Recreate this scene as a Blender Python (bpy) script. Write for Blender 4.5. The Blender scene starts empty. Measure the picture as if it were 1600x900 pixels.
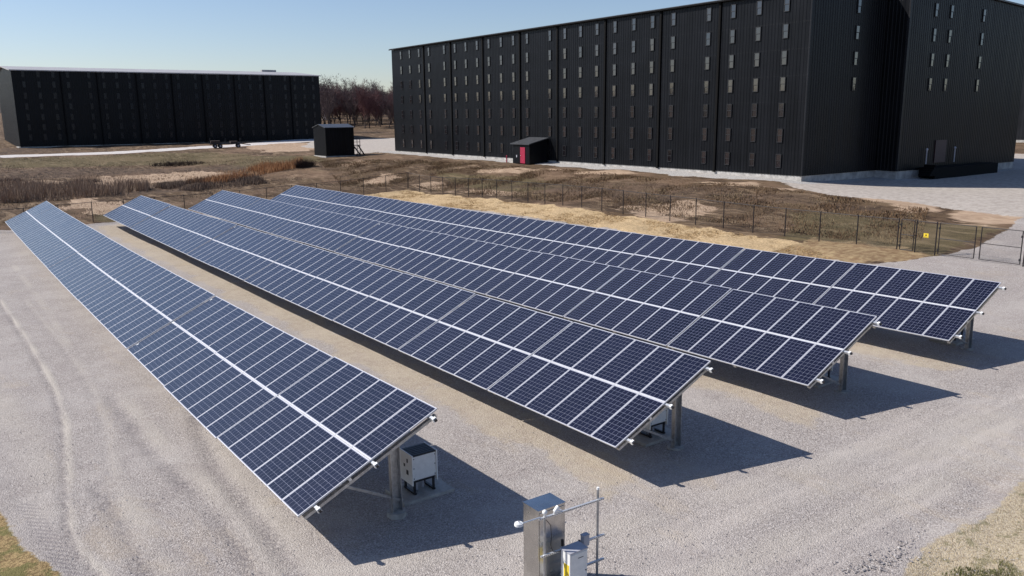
import bpy, bmesh, math, random
import numpy as np
from mathutils import Vector, Matrix

random.seed(7)
rng = np.random.default_rng(7)
SC = bpy.context.scene
COL = SC.collection
R = math.radians

# ------------------------------------------------------------------ camera, sky, sun, exposure
FPX = 1296.6
CY, CP, CR = R(35.176), R(11.818), R(-0.5485)
CAM = Vector((0, 0, 10.0))
_r = Vector((math.cos(CY), -math.sin(CY), 0))
_fw = Vector((math.sin(CY), math.cos(CY), 0))
_up = Vector((0, 0, 1))
_f2 = _fw * math.cos(CP) - _up * math.sin(CP)
_u2 = _up * math.cos(CP) + _fw * math.sin(CP)
_r3 = _r * math.cos(CR) + _u2 * math.sin(CR)
_u3 = _u2 * math.cos(CR) - _r * math.sin(CR)
cd = bpy.data.cameras.new('camera')
cam = bpy.data.objects.new('camera', cd)
COL.objects.link(cam)
m = Matrix(((_r3.x, _u3.x, -_f2.x, CAM.x), (_r3.y, _u3.y, -_f2.y, CAM.y), (_r3.z, _u3.z, -_f2.z, CAM.z), (0, 0, 0, 1)))
cam.matrix_world = m
cd.sensor_width = 36
cd.lens = 36 * FPX / 1600
cd.clip_start = 0.2
cd.clip_end = 9000
SC.camera = cam
SC.render.resolution_x = 1024
SC.render.resolution_y = 576

SUN_EL, SUN_TRAVEL = R(42), R(-42)
W = bpy.data.worlds.new("World")
SC.world = W
W.use_nodes = True
wn = W.node_tree.nodes
sky = wn.new('ShaderNodeTexSky')
sky.sky_type = 'NISHITA'
sky.sun_disc = False
sky.sun_elevation = SUN_EL
sdx, sdy = -math.cos(SUN_TRAVEL), -math.sin(SUN_TRAVEL)
sky.sun_rotation = math.atan2(sdx, sdy)
sky.air_density = 1.0
sky.dust_density = 0.4
sky.ozone_density = 3.0
tint = wn.new('ShaderNodeMix'); tint.data_type = 'RGBA'; tint.blend_type = 'MULTIPLY'; tint.inputs[0].default_value = 1.0
tint.inputs[7].default_value = (1.0, .972, 1.045, 1)      # a slightly cooler air than the model's
W.node_tree.links.new(sky.outputs[0], tint.inputs[6])
W.node_tree.links.new(tint.outputs[2], wn['Background'].inputs[0])
wn['Background'].inputs[1].default_value = 0.095
sl = bpy.data.lights.new('sun', 'SUN')
sl.energy = 4.9
sl.angle = R(0.5)
sl.color = (1.0, 0.955, 0.89)
so = bpy.data.objects.new('sun', sl)
COL.objects.link(so)
sd = Vector((math.cos(SUN_TRAVEL) * math.cos(SUN_EL), math.sin(SUN_TRAVEL) * math.cos(SUN_EL), -math.sin(SUN_EL)))
so.rotation_euler = sd.to_track_quat('-Z', 'Y').to_euler()
so.location = (-60, 40, 90)
SC.view_settings.view_transform = 'Standard'
SC.view_settings.look = 'None'
SC.view_settings.exposure = 0.25
SC.view_settings.gamma = 1
SC.view_settings.use_curve_mapping = False

# ------------------------------------------------------------------ helpers
def tag(o, label=None, cat=None, group=None, kind=None):
    if label: o['label'] = label
    if cat: o['category'] = cat
    if group: o['group'] = group
    if kind: o['kind'] = kind
    return o

def empty(name, loc=(0, 0, 0), rz=0.0):
    o = bpy.data.objects.new(name, None)
    o.empty_display_size = .3
    COL.objects.link(o)
    o.location = loc
    o.rotation_euler = (0, 0, rz)
    return o

class MB:
    def __init__(s):
        s.v = []; s.f = []; s.mi = []; s.sm = []
    def add(s, vs, fs, mi=0, smooth=False):
        b = len(s.v)
        s.v += [tuple(v) for v in vs]
        for f in fs:
            s.f.append(tuple(b + i for i in f)); s.mi.append(mi); s.sm.append(smooth)
        return s
    def box(s, x0, x1, y0, y1, z0, z1, mi=0):
        vs = [(x0, y0, z0), (x1, y0, z0), (x1, y1, z0), (x0, y1, z0), (x0, y0, z1), (x1, y0, z1), (x1, y1, z1), (x0, y1, z1)]
        return s.add(vs, [(0, 3, 2, 1), (4, 5, 6, 7), (0, 1, 5, 4), (1, 2, 6, 5), (2, 3, 7, 6), (3, 0, 4, 7)], mi)
    def bar(s, a, b, w, h, mi=0, up=(0, 0, 1)):
        a = Vector(a); b = Vector(b); d = (b - a).normalized(); u = Vector(up)
        if abs(d.dot(u)) > .98: u = Vector((1, 0, 0))
        sd_ = d.cross(u).normalized() * w / 2; uu = sd_.normalized().cross(d) * h / 2
        vs = [a - sd_ - uu, a + sd_ - uu, a + sd_ + uu, a - sd_ + uu, b - sd_ - uu, b + sd_ - uu, b + sd_ + uu, b - sd_ + uu]
        return s.add(vs, [(0, 3, 2, 1), (4, 5, 6, 7), (0, 1, 5, 4), (1, 2, 6, 5), (2, 3, 7, 6), (3, 0, 4, 7)], mi)
    def tube(s, a, b, r0, r1=None, n=10, mi=0, cap=True):
        a = Vector(a); b = Vector(b); r1 = r0 if r1 is None else r1
        d = (b - a).normalized(); u = Vector((0, 0, 1)) if abs(d.z) < .95 else Vector((1, 0, 0))
        x = d.cross(u).normalized(); y = x.cross(d)
        vs = []
        for c, r in ((a, r0), (b, r1)):
            for k in range(n):
                t = 2 * math.pi * k / n
                vs.append(c + x * (r * math.cos(t)) + y * (r * math.sin(t)))
        fs = [(k, (k + 1) % n, n + (k + 1) % n, n + k) for k in range(n)]
        s.add(vs, fs, mi, True)
        if cap and n > 3:
            s.add(vs[:n], [tuple(range(n))[::-1]], mi); s.add(vs[n:], [tuple(range(n))], mi)
        return s
    def ball(s, c, rx, ry, rz, mi=0, nu=14, nv=9):
        vs = []; fs = []
        for j in range(nv + 1):
            p = math.pi * j / nv
            for i in range(nu):
                t = 2 * math.pi * i / nu
                vs.append((c[0] + rx * math.sin(p) * math.cos(t), c[1] + ry * math.sin(p) * math.sin(t), c[2] + rz * math.cos(p)))
        for j in range(nv):
            for i in range(nu):
                fs.append((j * nu + i, (j + 1) * nu + i, (j + 1) * nu + (i + 1) % nu, j * nu + (i + 1) % nu))
        return s.add(vs, fs, mi, True)
    def build(s, name, mats, parent=None, loc=None, bevel=0):
        me = bpy.data.meshes.new(name)
        me.from_pydata(s.v, [], s.f)
        me.polygons.foreach_set('material_index', s.mi)
        me.polygons.foreach_set('use_smooth', s.sm)
        for mt in (mats if isinstance(mats, (list, tuple)) else [mats]): me.materials.append(mt)
        me.update()
        o = bpy.data.objects.new(name, me)
        COL.objects.link(o)
        if parent: o.parent = parent
        if loc: o.location = loc
        if bevel:
            md = o.modifiers.new('bevel', 'BEVEL'); md.width = bevel; md.segments = 2; md.limit_method = 'ANGLE'
        return o

def copy_tree(o, parent=None):
    c = o.copy(); COL.objects.link(c)
    if parent: c.parent = parent
    for ch in list(o.children): copy_tree(ch, c)
    return c

# ------------------------------------------------------------------ materials
def mat(name, col, rough=.6, metal=0.0, spec=.5):
    M = bpy.data.materials.new(name); M.use_nodes = True
    b = M.node_tree.nodes['Principled BSDF']
    b.inputs['Base Color'].default_value = (*col, 1)
    b.inputs['Roughness'].default_value = rough
    b.inputs['Metallic'].default_value = metal
    b.inputs['Specular IOR Level'].default_value = spec
    return M

class NT:
    def __init__(s, M):
        s.t = M.node_tree; s.n = s.t.nodes; s.l = s.t.links; s.b = s.n['Principled BSDF']
    def new(s, t, **k):
        n = s.n.new(t)
        for a, b in k.items(): setattr(n, a, b)
        return n
    def math(s, op, a, b=None, c=None, clamp=False):
        n = s.new('ShaderNodeMath', operation=op); n.use_clamp = clamp
        for i, v in enumerate((a, b, c)):
            if v is None: continue
            if isinstance(v, (int, float)): n.inputs[i].default_value = v
            else: s.l.new(v, n.inputs[i])
        return n.outputs[0]
    def noise(s, scale, detail=4, rough=.6, vec=None, dist=0):
        n = s.new('ShaderNodeTexNoise')
        n.inputs['Scale'].default_value = scale; n.inputs['Detail'].default_value = detail
        n.inputs['Roughness'].default_value = rough; n.inputs['Distortion'].default_value = dist
        if vec is not None: s.l.new(vec, n.inputs['Vector'])
        return n.outputs['Fac']
    def ramp(s, f, lo, hi):
        n = s.new('ShaderNodeMapRange', interpolation_type='SMOOTHSTEP')
        n.inputs['From Min'].default_value = lo; n.inputs['From Max'].default_value = hi
        s.l.new(f, n.inputs['Value']); return n.outputs[0]
    def mix(s, f, a, b, blend='MIX'):
        n = s.new('ShaderNodeMix', data_type='RGBA', blend_type=blend)
        if isinstance(f, (int, float)): n.inputs[0].default_value = f
        else: s.l.new(f, n.inputs[0])
        for i, v in ((6, a), (7, b)):
            if isinstance(v, tuple): n.inputs[i].default_value = (*v, 1)
            else: s.l.new(v, n.inputs[i])
        return n.outputs[2]
    def attr(s, name):
        n = s.new('ShaderNodeAttribute', attribute_name=name); return n.outputs['Fac']
    def coord(s, which='Object'):
        return s.new('ShaderNodeTexCoord').outputs[which]
    def mapping(s, vec, scale, rot=(0, 0, 0)):
        n = s.new('ShaderNodeMapping'); n.inputs['Scale'].default_value = scale; n.inputs['Rotation'].default_value = rot
        s.l.new(vec, n.inputs[0]); return n.outputs[0]
    def bump(s, h, strength, dist):
        n = s.new('ShaderNodeBump'); n.inputs['Strength'].default_value = strength; n.inputs['Distance'].default_value = dist
        s.l.new(h, n.inputs['Height']); s.l.new(n.outputs[0], s.b.inputs['Normal']); return n

def varied(name, col, rough, metal=0.0, amt=.25, scale=6, spec=.5, bump=0.0):
    """paint or metal with slight uneven wear"""
    M = mat(name, col, rough, metal, spec); t = NT(M)
    c = t.coord('Object'); f = t.noise(scale, 6, .65, c)
    lo = tuple(x * (1 - amt) for x in col); hi = tuple(min(1, x * (1 + amt)) for x in col)
    t.l.new(t.mix(t.ramp(f, .3, .7), lo, hi), t.b.inputs['Base Color'])
    f2 = t.noise(scale * 3, 3, .5, c)
    t.l.new(t.math('MULTIPLY_ADD', f2, .22, rough - .11, clamp=True), t.b.inputs['Roughness'])
    if bump: t.bump(f2, bump, .01)
    return M

M_galv = varied('galvanised_steel', (.42, .43, .44), .42, .85, .22, 9)
M_alu = varied('aluminium_rail', (.72, .73, .74), .38, .6, .1, 12)
M_conc = varied('concrete', (.36, .34, .31), .9, 0, .2, 5, .3, .4)
M_white = varied('white_enamel', (.74, .74, .72), .4, 0, .06, 7)
M_whitepl = varied('white_plastic', (.82, .82, .80), .35, 0, .05, 9)
M_grey = varied('grey_enamel', (.38, .38, .42), .45, 0, .1, 7)
M_dark = varied('dark_metal', (.02, .02, .024), .4, .2, .3, 9)
M_blackw = varied('fence_black', (.022, .018, .02), .45, .2, .3, 9)
M_red = varied('red_paint', (.34, .014, .050), .5, 0, .15, 5)
M_yellow = varied('yellow_plastic', (.75, .55, .03), .5, 0, .08, 9)
M_cable = mat('black_cable', (.01, .01, .011), .5)
M_stone = varied('white_foundation', (.38, .365, .345), .85, 0, .3, 1.2, .3, .3)

def cladding(name, col):
    M = mat(name, col, .33, 0, .17); t = NT(M)
    c = t.coord('Object')
    f = t.noise(.35, 5, .6, c)
    st = t.noise(1.0, 4, .6, t.mapping(c, (2.2, 2.2, .08)))
    k = t.math('ADD', t.math('MULTIPLY', f, .5), t.math('MULTIPLY', st, .5))
    t.l.new(t.mix(t.ramp(k, .35, .65), tuple(x * .72 for x in col), tuple(x * 1.3 for x in col)), t.b.inputs['Base Color'])
    t.l.new(t.math('MULTIPLY_ADD', st, .25, .24), t.b.inputs['Roughness'])
    # the courses of sheeting: a faint step at every sheet lap
    sp = t.new('ShaderNodeSeparateXYZ'); t.l.new(c, sp.inputs[0])
    lap = t.math('FRACT', t.math('MULTIPLY', sp.outputs[2], 1 / 2.44))
    h = t.math('ADD', t.math('MULTIPLY', lap, .5), t.math('MULTIPLY', f, .6))
    t.bump(h, .25, .03)
    return M
M_clad = cladding('black_cladding', (.0058, .0065, .0085))
M_clad2 = cladding('grey_and_sunlit_cladding', (.016, .017, .020))  # lighter copy of the black; paints sunlight on the far warehouse's end
M_trim = varied('black_trim', (.003, .003, .0035), .8, 0, .2, 3, .15)
M_frame = varied('window_frame', (.010, .010, .013), .5, 0, .2, 3)
M_roof = varied('grey_roof_sheet', (.40, .38, .37), .5, .1, .12, .3)
M_roofd = varied('dark_roof_sheet', (.06, .062, .068), .4, .1, .2, 1.5)

def window_glass():
    M = mat('window_glass', (.02, .02, .022), .08, 0, .5); t = NT(M)
    t.b.inputs['IOR'].default_value = 1.95
    oi = t.new('ShaderNodeObjectInfo')
    g = t.mix(oi.outputs['Random'], (.004, .004, .006), (.018, .014, .016))
    t.l.new(g, t.b.inputs['Base Color'])
    n = t.noise(1.3, 2, .5, t.coord('Generated')); t.bump(n, .06, .1)
    return M
M_glass = window_glass()
M_glassd = varied('dim_reflection_glass', (.011, .012, .016), .22, 0, .3, 2, .30)  # far panes dulled in the material to imitate dark trees in their reflection

# PV module face: 6 x 12 cells, in the object's own metres (x across slope, y along the row)
PW, PL = 1.0, 1.975
def pv_mat():
    M = mat('solar_cells', (.01, .012, .04), .2, 0, .5); t = NT(M)
    sp = t.new('ShaderNodeSeparateXYZ'); t.l.new(t.coord('Object'), sp.inputs[0])
    def line(ax, length, n, w):
        u = t.math('MULTIPLY', t.math('SUBTRACT', sp.outputs[ax], .032), n / (length - .064))
        fr = t.math('FRACT', u)
        d = t.math('ABSOLUTE', t.math('SUBTRACT', fr, .5))
        g = t.math('GREATER_THAN', d, .5 - w / (length / n) / 2)
        o1 = t.math('LESS_THAN', u, 0.0); o2 = t.math('GREATER_THAN', u, float(n))
        return t.math('MAXIMUM', t.math('MAXIMUM', g, o1), o2), u
    lx, ux = line(0, PL, 12, .0060); ly, uy = line(1, PW, 6, .0060)
    ln = t.math('MAXIMUM', lx, ly)
    oi = t.new('ShaderNodeObjectInfo')
    cell = t.mix(oi.outputs['Random'], (.0036, .0040, .014), (.0060, .0062, .019))
    # every cell a shade of its own
    cv = t.new('ShaderNodeCombineXYZ'); t.l.new(t.math('FLOOR', ux), cv.inputs[0]); t.l.new(t.math('FLOOR', uy), cv.inputs[1]); t.l.new(t.math('MULTIPLY', oi.outputs['Random'], 57.0), cv.inputs[2])
    wnz = t.new('ShaderNodeTexWhiteNoise'); t.l.new(cv.outputs[0], wnz.inputs[0])
    cell = t.mix(t.math('MULTIPLY', wnz.outputs[0], .35), cell, (.012, .012, .032))
    t.l.new(t.mix(ln, cell, (.24, .25, .32)), t.b.inputs['Base Color'])
    dust = t.noise(2.5, 5, .6, t.coord('Object'))
    t.l.new(t.math('MULTIPLY_ADD', dust, .16, .16), t.b.inputs['Roughness'])
    t.b.inputs['IOR'].default_value = 1.56
    return M
M_pv = pv_mat()
M_pvframe = varied('panel_frame', (.66, .66, .68), .45, .35, .06, 8)
M_back = mat('panel_backsheet', (.55, .55, .55), .7)

# ------------------------------------------------------------------ terrain
ROWS = [(5.795, 16.46, 1.3957, -.0252, .0144), (13.988, 15.197, 1.3961, -.0137, .0046),
        (21.9325, 14.99, 1.5547, -.0139, .0036), (29.817, 14.68, 1.7667, -.0155, .0037)]
TILT = R(25.27)
LROW = 72 * 1.025
LOWH = 1.05
def row_z(r, s):
    X, Y, Z, a, b = ROWS[r]; return Z + a * s + b * s * s / 70
_cp = []
for r in range(4):
    for s in (0, 18, 37, 55, 73.8):
        _cp.append((ROWS[r][0] + 1.8, ROWS[r][1] + s, row_z(r, s) - LOWH - (.08 if r == 0 and s == 0 else 0)))
_cp += [(49, 88, .95), (49, 77, 1.2), (49, 66, 1.42), (49, 50, 1.5), (49, 40, 1.42), (49, 33, 1.42), (49, 25, 1.48), (49, 19, 1.48), (48, 8, 1.3),
        (-6, 92, -.2), (7, 93, -.2), (13, 93, 0), (22, 93, .15), (32, 93, .5), (44, 92, .8),
        (1, 12, .3), (8, 10, .28), (14.8, 8.4, .3), (20, 5, .4), (35, 5, .8), (0, 0, .3), (-6, 20, .3), (-8, 45, -.2), (-8, 70, -.35), (-20, 30, .5), (-20, -20, .5), (30, -20, 1),
        (55, 70, 2.3), (55, 50, 2.4), (56, 38, 2.3), (56, 28, 2.05), (54, 20, 1.75), (60, 90, 2.9), (55, 92, 2.1),
        (63, 100, 3.35), (63, 80, 3.35), (63, 65, 3.3), (63, 52, 3.4), (64, 41, 3.1), (65, 29, 2.75), (61, 18, 2.2), (66, 90, 3.55), (66, 70, 3.6), (66.5, 51, 3.55), (70, 46.5, 3.2), (75, 45, 3.0), (75, 38, 2.85), (75, 30, 2.8), (80, 18, 2.6),
        (68.8, 60, 3.6), (68.8, 80, 3.6), (68.8, 100, 3.6), (68.8, 120, 3.7), (68.8, 134, 3.8), (90, 90, 3.6), (90, 44, 3.0), (106, 44, 3.1), (110, 36, 3.0), (78, 52, 3.4), (90, 52, 3.4), (92, 34, 2.85), (115, 15, 3.2), (108, 60, 3.6),
        (150, 60, 3.9), (170, 74, 4.0), (160, 30, 3.9), (220, 90, 4.2),
        (55, 105, 2.6), (58, 118, 3.3), (54.4, 129.4, 3.4), (57, 140, 3.5), (62, 131, 3.6), (65, 150, 3.7), (80, 160, 3.8), (106, 212, 4.1),
        (10, 104, .5), (10, 117, .9), (10, 130, 1.4), (10, 145, 2.1), (10, 160, 2.9), (12, 171, 3.5), (12, 190, 3.7), (18, 214, 3.7), (-10, 130, 1.5), (-10, 172, 3.4), (-30, 200, 3.6),
        (30, 102, .7), (30, 120, 1.2), (30, 140, 2.1), (30, 158, 3.0), (32, 174, 3.6), (40, 190, 3.8), (55, 214, 3.9), (88, 214, 4.1),
        (45, 102, 1.2), (45, 115, 2.1), (46, 128, 2.9), (43, 142, 2.9), (45, 160, 3.4), (50, 175, 3.8),
        (60, 240, 4.5), (100, 245, 5.0), (100, 290, 6.5), (60, 300, 7.5), (130, 320, 8.2), (100, 340, 9.3), (100, 315, 7.5), (90, 345, 10.5), (60, 350, 12), (150, 350, 11), (130, 380, 14), (100, 400, 16), (150, 420, 16), (200, 300, 9), (200, 200, 6),
        (-60, 250, 4.5), (-60, 100, 1.5), (-60, 30, 1), (300, 50, 5), (300, 400, 12), (0, 400, 9), (-100, -60, 1), (100, -60, 2)]
_cp = np.array(_cp, float)
_c2 = 9.0
_A = np.sqrt(((_cp[:, None, :2] - _cp[None, :, :2]) ** 2).sum(-1) + _c2)
_n = len(_cp)
_B = np.zeros((_n + 1, _n + 1)); _B[:_n, :_n] = -_A + np.eye(_n) * .01; _B[:_n, _n] = 1; _B[_n, :_n] = 1
_w = np.linalg.solve(_B, np.append(_cp[:, 2], 0))
def terr(x, y):
    x = np.asarray(x, float); y = np.asarray(y, float); sh = x.shape
    xf = x.ravel(); yf = y.ravel(); out = np.empty(len(xf))
    for i in range(0, len(xf), 20000):
        X = xf[i:i + 20000, None]; Y = yf[i:i + 20000, None]
        d = np.sqrt((X - _cp[None, :, 0]) ** 2 + (Y - _cp[None, :, 1]) ** 2 + _c2)
        z = -d @ _w[:_n] + _w[_n]
        rr = np.hypot(X[:, 0] - 60, Y[:, 0] - 120)
        k = np.clip((rr - 320) / 300, 0, 1); k = k * k * (3 - 2 * k)
        k2 = np.clip((rr - 650) / 350, 0, 1); k2 = k2 * k2 * (3 - 2 * k2)  # hill ring added to darken what the windows mirror; also backs the wood
        out[i:i + 20000] = z * (1 - k) + (8.0 + 24 * k2) * k
    return out.reshape(sh)
def gz(x, y): return float(terr(np.array([x]), np.array([y]))[0])
def at(px, py, z=None):
    """photo ray -> point on the terrain (or on level z)"""
    d = _f2 + _r3 * ((px - 800) / FPX) - _u3 * ((py - 450) / FPX)
    if z is not None:
        return CAM + d * ((z - CAM.z) / d.z)
    t = np.concatenate([np.linspace(8, 120, 2000), np.linspace(120, 420, 2000)])
    x = CAM.x + d.x * t; y = CAM.y + d.y * t; zz = CAM.z + d.z * t
    h = zz - terr(x, y)
    i = int(np.argmax(h < 0)) if (h < 0).any() else len(t) - 1
    return Vector((x[i], y[i], zz[i]))

def axis(parts):
    a = []
    for lo, hi, st in parts: a += list(np.arange(lo, hi, st))
    return np.array(a + [parts[-1][1]])
gx = axis([(-2500, -500, 250), (-500, -100, 40), (-100, -20, 5), (-20, -3, .8), (-3, 14, .12), (14, 50, .24), (50, 72, .4), (72, 130, 1.2), (130, 260, 5), (260, 600, 20), (600, 3000, 240)])
gy = axis([(-2000, -200, 200), (-200, -20, 15), (-20, 4, 1.5), (4, 32, .13), (32, 95, .3), (95, 140, .5), (140, 230, 1.5), (230, 420, 5), (420, 900, 30), (900, 4000, 310)])
GX, GY = np.meshgrid(gx, gy, indexing='ij')
GZ = terr(GX, GY)

def fnoise(x, y, sc, seed):
    """smooth value noise from summed sines (for edge wobble and lumps)"""
    r = np.random.default_rng(seed); o = 0
    for k in range(7):
        a = r.uniform(0, 2 * math.pi); f = sc * r.uniform(.5, 1.8); p = r.uniform(0, 6.28)
        o = o + np.sin((x * math.cos(a) + y * math.sin(a)) * f + p + 1.3 * np.sin((x * math.sin(a) - y * math.cos(a)) * f * .7 + p * 2))
    return o / 4.0

def polymask(pts, soft, wob=0.0, wsc=.6, seed=1):
    P = np.array([(p[0], p[1]) for p in pts], float)
    x0, y0 = P.min(0) - soft * 2 - wob; x1, y1 = P.max(0) + soft * 2 + wob
    ix = np.where((gx >= x0) & (gx <= x1))[0]; iy = np.where((gy >= y0) & (gy <= y1))[0]
    out = np.zeros_like(GX)
    if len(ix) == 0 or len(iy) == 0: return out
    sl_ = np.ix_(ix, iy); X = GX[sl_]; Y = GY[sl_]
    ins = np.zeros(X.shape, bool); dist = np.full(X.shape, 1e9)
    n = len(P)
    for i in range(n):
        ax, ay = P[i]; bx, by = P[(i + 1) % n]
        with np.errstate(divide='ignore', invalid='ignore'):
            c = ((ay > Y) != (by > Y)) & (X < (bx - ax) * (Y - ay) / (by - ay + 1e-12) + ax)
        ins ^= c
        dx, dy = bx - ax, by - ay
        t = np.clip(((X - ax) * dx + (Y - ay) * dy) / (dx * dx + dy * dy + 1e-12), 0, 1)
        dist = np.minimum(dist, np.hypot(X - ax - t * dx, Y - ay - t * dy))
    s = np.where(ins, dist, -dist) + wob * fnoise(X, Y, wsc, seed)
    out[sl_] = np.clip(.5 + s / (2 * soft), 0, 1)
    return out
def linemask(pts, width, soft):
    out = np.zeros_like(GX)
    for (ax, ay), (bx, by) in zip(pts[:-1], pts[1:]):
        x0, x1 = min(ax, bx) - width - soft, max(ax, bx) + width + soft
        y0, y1 = min(ay, by) - width - soft, max(ay, by) + width + soft
        ix = np.where((gx >= x0) & (gx <= x1))[0]; iy = np.where((gy >= y0) & (gy <= y1))[0]
        if not len(ix) or not len(iy): continue
        sl_ = np.ix_(ix, iy); X = GX[sl_]; Y = GY[sl_]; dx, dy = bx - ax, by - ay
        t = np.clip(((X - ax) * dx + (Y - ay) * dy) / (dx * dx + dy * dy + 1e-12), 0, 1)
        d = np.hypot(X - ax - t * dx, Y - ay - t * dy)
        out[sl_] = np.maximum(out[sl_], np.clip(1 - (d - width / 2) / soft, 0, 1))
    return out
def smooth_pts(pts, n=8):
    P = [Vector((p[0], p[1])) for p in pts]; o = []
    P = [P[0]] + P + [P[-1]]
    for i in range(1, len(P) - 2):
        for k in range(n):
            t = k / n; a, b, c, d = P[i - 1], P[i], P[i + 1], P[i + 2]
            q = .5 * ((2 * b) + (c - a) * t + (2 * a - 5 * b + 4 * c - d) * t * t + (3 * b - a - 3 * c + d) * t ** 3)
            o.append((q.x, q.y))
    o.append((P[-1].x, P[-1].y)); return o
def A(*pp): return [tuple(at(px, py)[:2]) for px, py in pp]

masks = {}
gravel = [(-60, 94), (2, 92.5), (8, 91), (20, 90.5), (42, 91), (44, 80), (44.0, 40), (44.2, 30), (45, 27), (46.5, 26.2), (49, 25.2), (52, 24.8), (58, 25.5), (63.5, 27), (70, 22), (70, 12), (52, 14), (48.5, 19.5), (42, 15), (30, 10.5),
          (21.8, 8.5), (17.5, 8.6), (15.2, 8.1), (13.4, 6.5), (11, 3), (-2, 2), (1.7, 14), (1.35, 18.2), (.6, 24.2), (-.5, 32), (-8, 45), (-60, 60)]
masks['m_gravel'] = polymask(gravel, .45, .22, 1.6, 3)
pad = [(62.5, 20), (63.2, 34), (62.8, 42), (64.5, 47), (66.5, 50), (66.4, 135), (60.5, 133), (62, 139), (66, 170), (82, 203), (130, 206), (130, -30), (66, -30)]
masks['m_pad'] = np.maximum(polymask(pad, .9, .5, .5, 5), masks['m_gravel'])
masks['m_straw'] = polymask([(39.5, 92), (48.6, 91), (48.7, 60), (48.4, 40), (47.6, 33), (45.5, 28), (42.0, 27), (39.5, 32)], .7, .5, 1.2, 8)
masks['m_verge'] = np.maximum(polymask([(44.2, 34), (49.5, 34), (49.5, 25.4), (46, 26.4), (44.2, 28)], .8, .4, 1.5, 9), 0)
sand = [A((105, 312), (150, 310), (190, 318), (200, 330), (150, 338), (110, 325)), A((0, 284), (60, 283), (150, 281), (165, 276), (290, 268), (360, 270), (395, 268), (380, 276), (300, 280), (190, 290), (60, 293), (0, 293)),
        A((520, 262), (560, 249), (575, 252), (545, 262)), A((560, 284), (600, 273), (630, 278), (600, 287)), A((380, 230), (430, 222), (492, 224), (492, 236), (420, 238)),
        A((750, 268), (800, 262), (850, 266), (800, 272)), A((860, 266), (960, 267), (1000, 272), (930, 274)), A((1090, 284), (1180, 285), (1240, 297), (1150, 292)), A((960, 322), (1060, 316), (1110, 326), (1040, 344), (970, 333)),
        A((1260, 285), (1330, 290), (1420, 312), (1480, 330), (1420, 328), (1340, 305)), A((700, 300), (760, 296), (800, 305), (740, 303)), A((640, 287), (690, 284), (700, 292), (650, 296)), A((1480, 330), (1600, 326), (1600, 346), (1540, 352), (1475, 340))]
ms = np.zeros_like(GX)
for i, q in enumerate(sand): ms = np.maximum(ms, polymask(q, 1.2, .9, .7, 20 + i))
masks['m_sand'] = ms
mg = np.zeros_like(GX)
for i, (q, s) in enumerate([(A((0, 248), (200, 242), (330, 238), (400, 243), (350, 256), (200, 258), (0, 263)), 3), (A((370, 245), (500, 242), (505, 252), (420, 262), (360, 262)), 3),
            (A((1230, 330), (1400, 345), (1540, 352), (1560, 362), (1460, 400), (1230, 372)), 1.2), (A((150, 325), (190, 325), (240, 350), (200, 352), (150, 345)), .8), (A((680, 268), (800, 276), (900, 290), (800, 300), (700, 285)), 2)]):
    mg = np.maximum(mg, polymask(q, s, s * .4, .5, 40 + i))
masks['m_green'] = mg
mdk = np.zeros_like(GX)
for i, q in enumerate([A((0, 264), (200, 262), (360, 260), (400, 264), (200, 272), (0, 282)), A((0, 293), (200, 292), (360, 280), (400, 290), (250, 303), (0, 318)), A((780, 290), (1000, 285), (1250, 310), (1420, 330), (1300, 325), (1000, 312)), A((0, 231), (100, 229), (100, 236), (0, 240))]):
    mdk = np.maximum(mdk, polymask(q, 1.6, 1, .5, 60 + i))
masks['m_dark'] = mdk
masks['m_road'] = polymask(A((0, 246.5), (200, 239.5), (350, 230.5), (420, 225.5), (492, 221), (500, 214), (420, 221), (350, 226.5), (200, 236), (0, 243)), .5, .1, .5, 80)
masks['m_rubble'] = polymask([(65.9, 134.5), (68.8, 134.5), (68.8, 49), (82, 49.2), (82, 46.4), (106, 46.4), (106, 45.6), (81, 45.6), (80, 47.8), (66.8, 47.9), (65.7, 55), (66.2, 90)], .4, .25, 2, 81)
cl = np.zeros_like(GX)
for r in range(4):
    X, Y = ROWS[r][:2]
    x_ = 1.0 if r == 0 else 0
    cl = np.maximum(cl, (.5 if r == 0 else 1) * polymask([(X - .5 + x_, Y - .3), (X + 1.4, Y - .2), (X + 1.4, Y + 74), (X - .7 + x_, Y + 74)], .6, .4, .9, 90 + r))
    cl = np.maximum(cl, .75 * polymask([(X + 4.4, Y + 8), (X + 5.8, Y + 8), (X + 5.8, Y + 74), (X + 4.2, Y + 74)], .9, .6, .8, 95 + r))
masks['m_clay'] = cl
tracks = [A((0, 470), (40, 530), (75, 590), (98, 650), (104, 720), (106, 790), (118, 850), (165, 905)), A((22, 415), (70, 480), (110, 545))]
tr = np.zeros_like(GX); trd = np.zeros_like(GX)
tp = smooth_pts(tracks[0]); tr = np.maximum(tr, .8 * linemask([(x + .06, y) for x, y in tp], .10, .12)); trd = np.maximum(trd, linemask([(x - .10, y - .02) for x, y in tp], .03, .09)); tp2 = [(x + 1.25, y + .1) for x, y in tp]; tr = np.maximum(tr, .3 * linemask(tp2, .16, .2)); trd = np.maximum(trd, .35 * linemask([(x - .16, y) for x, y in tp2], .04, .12))
tp = smooth_pts(tracks[1]); tr = np.maximum(tr, .45 * linemask(tp, .15, .2))
for q in (A((170, 620), (230, 700), (330, 800), (400, 905)), A((300, 640), (330, 720), (440, 870), (470, 905)), A((150, 760), (185, 820), (230, 905))):
    trd = np.maximum(trd, .8 * linemask(smooth_pts(q), .12, .28)); tr = np.maximum(tr, .5 * linemask([(x + .45, y) for x, y in smooth_pts(q)], .25, .3))
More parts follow.
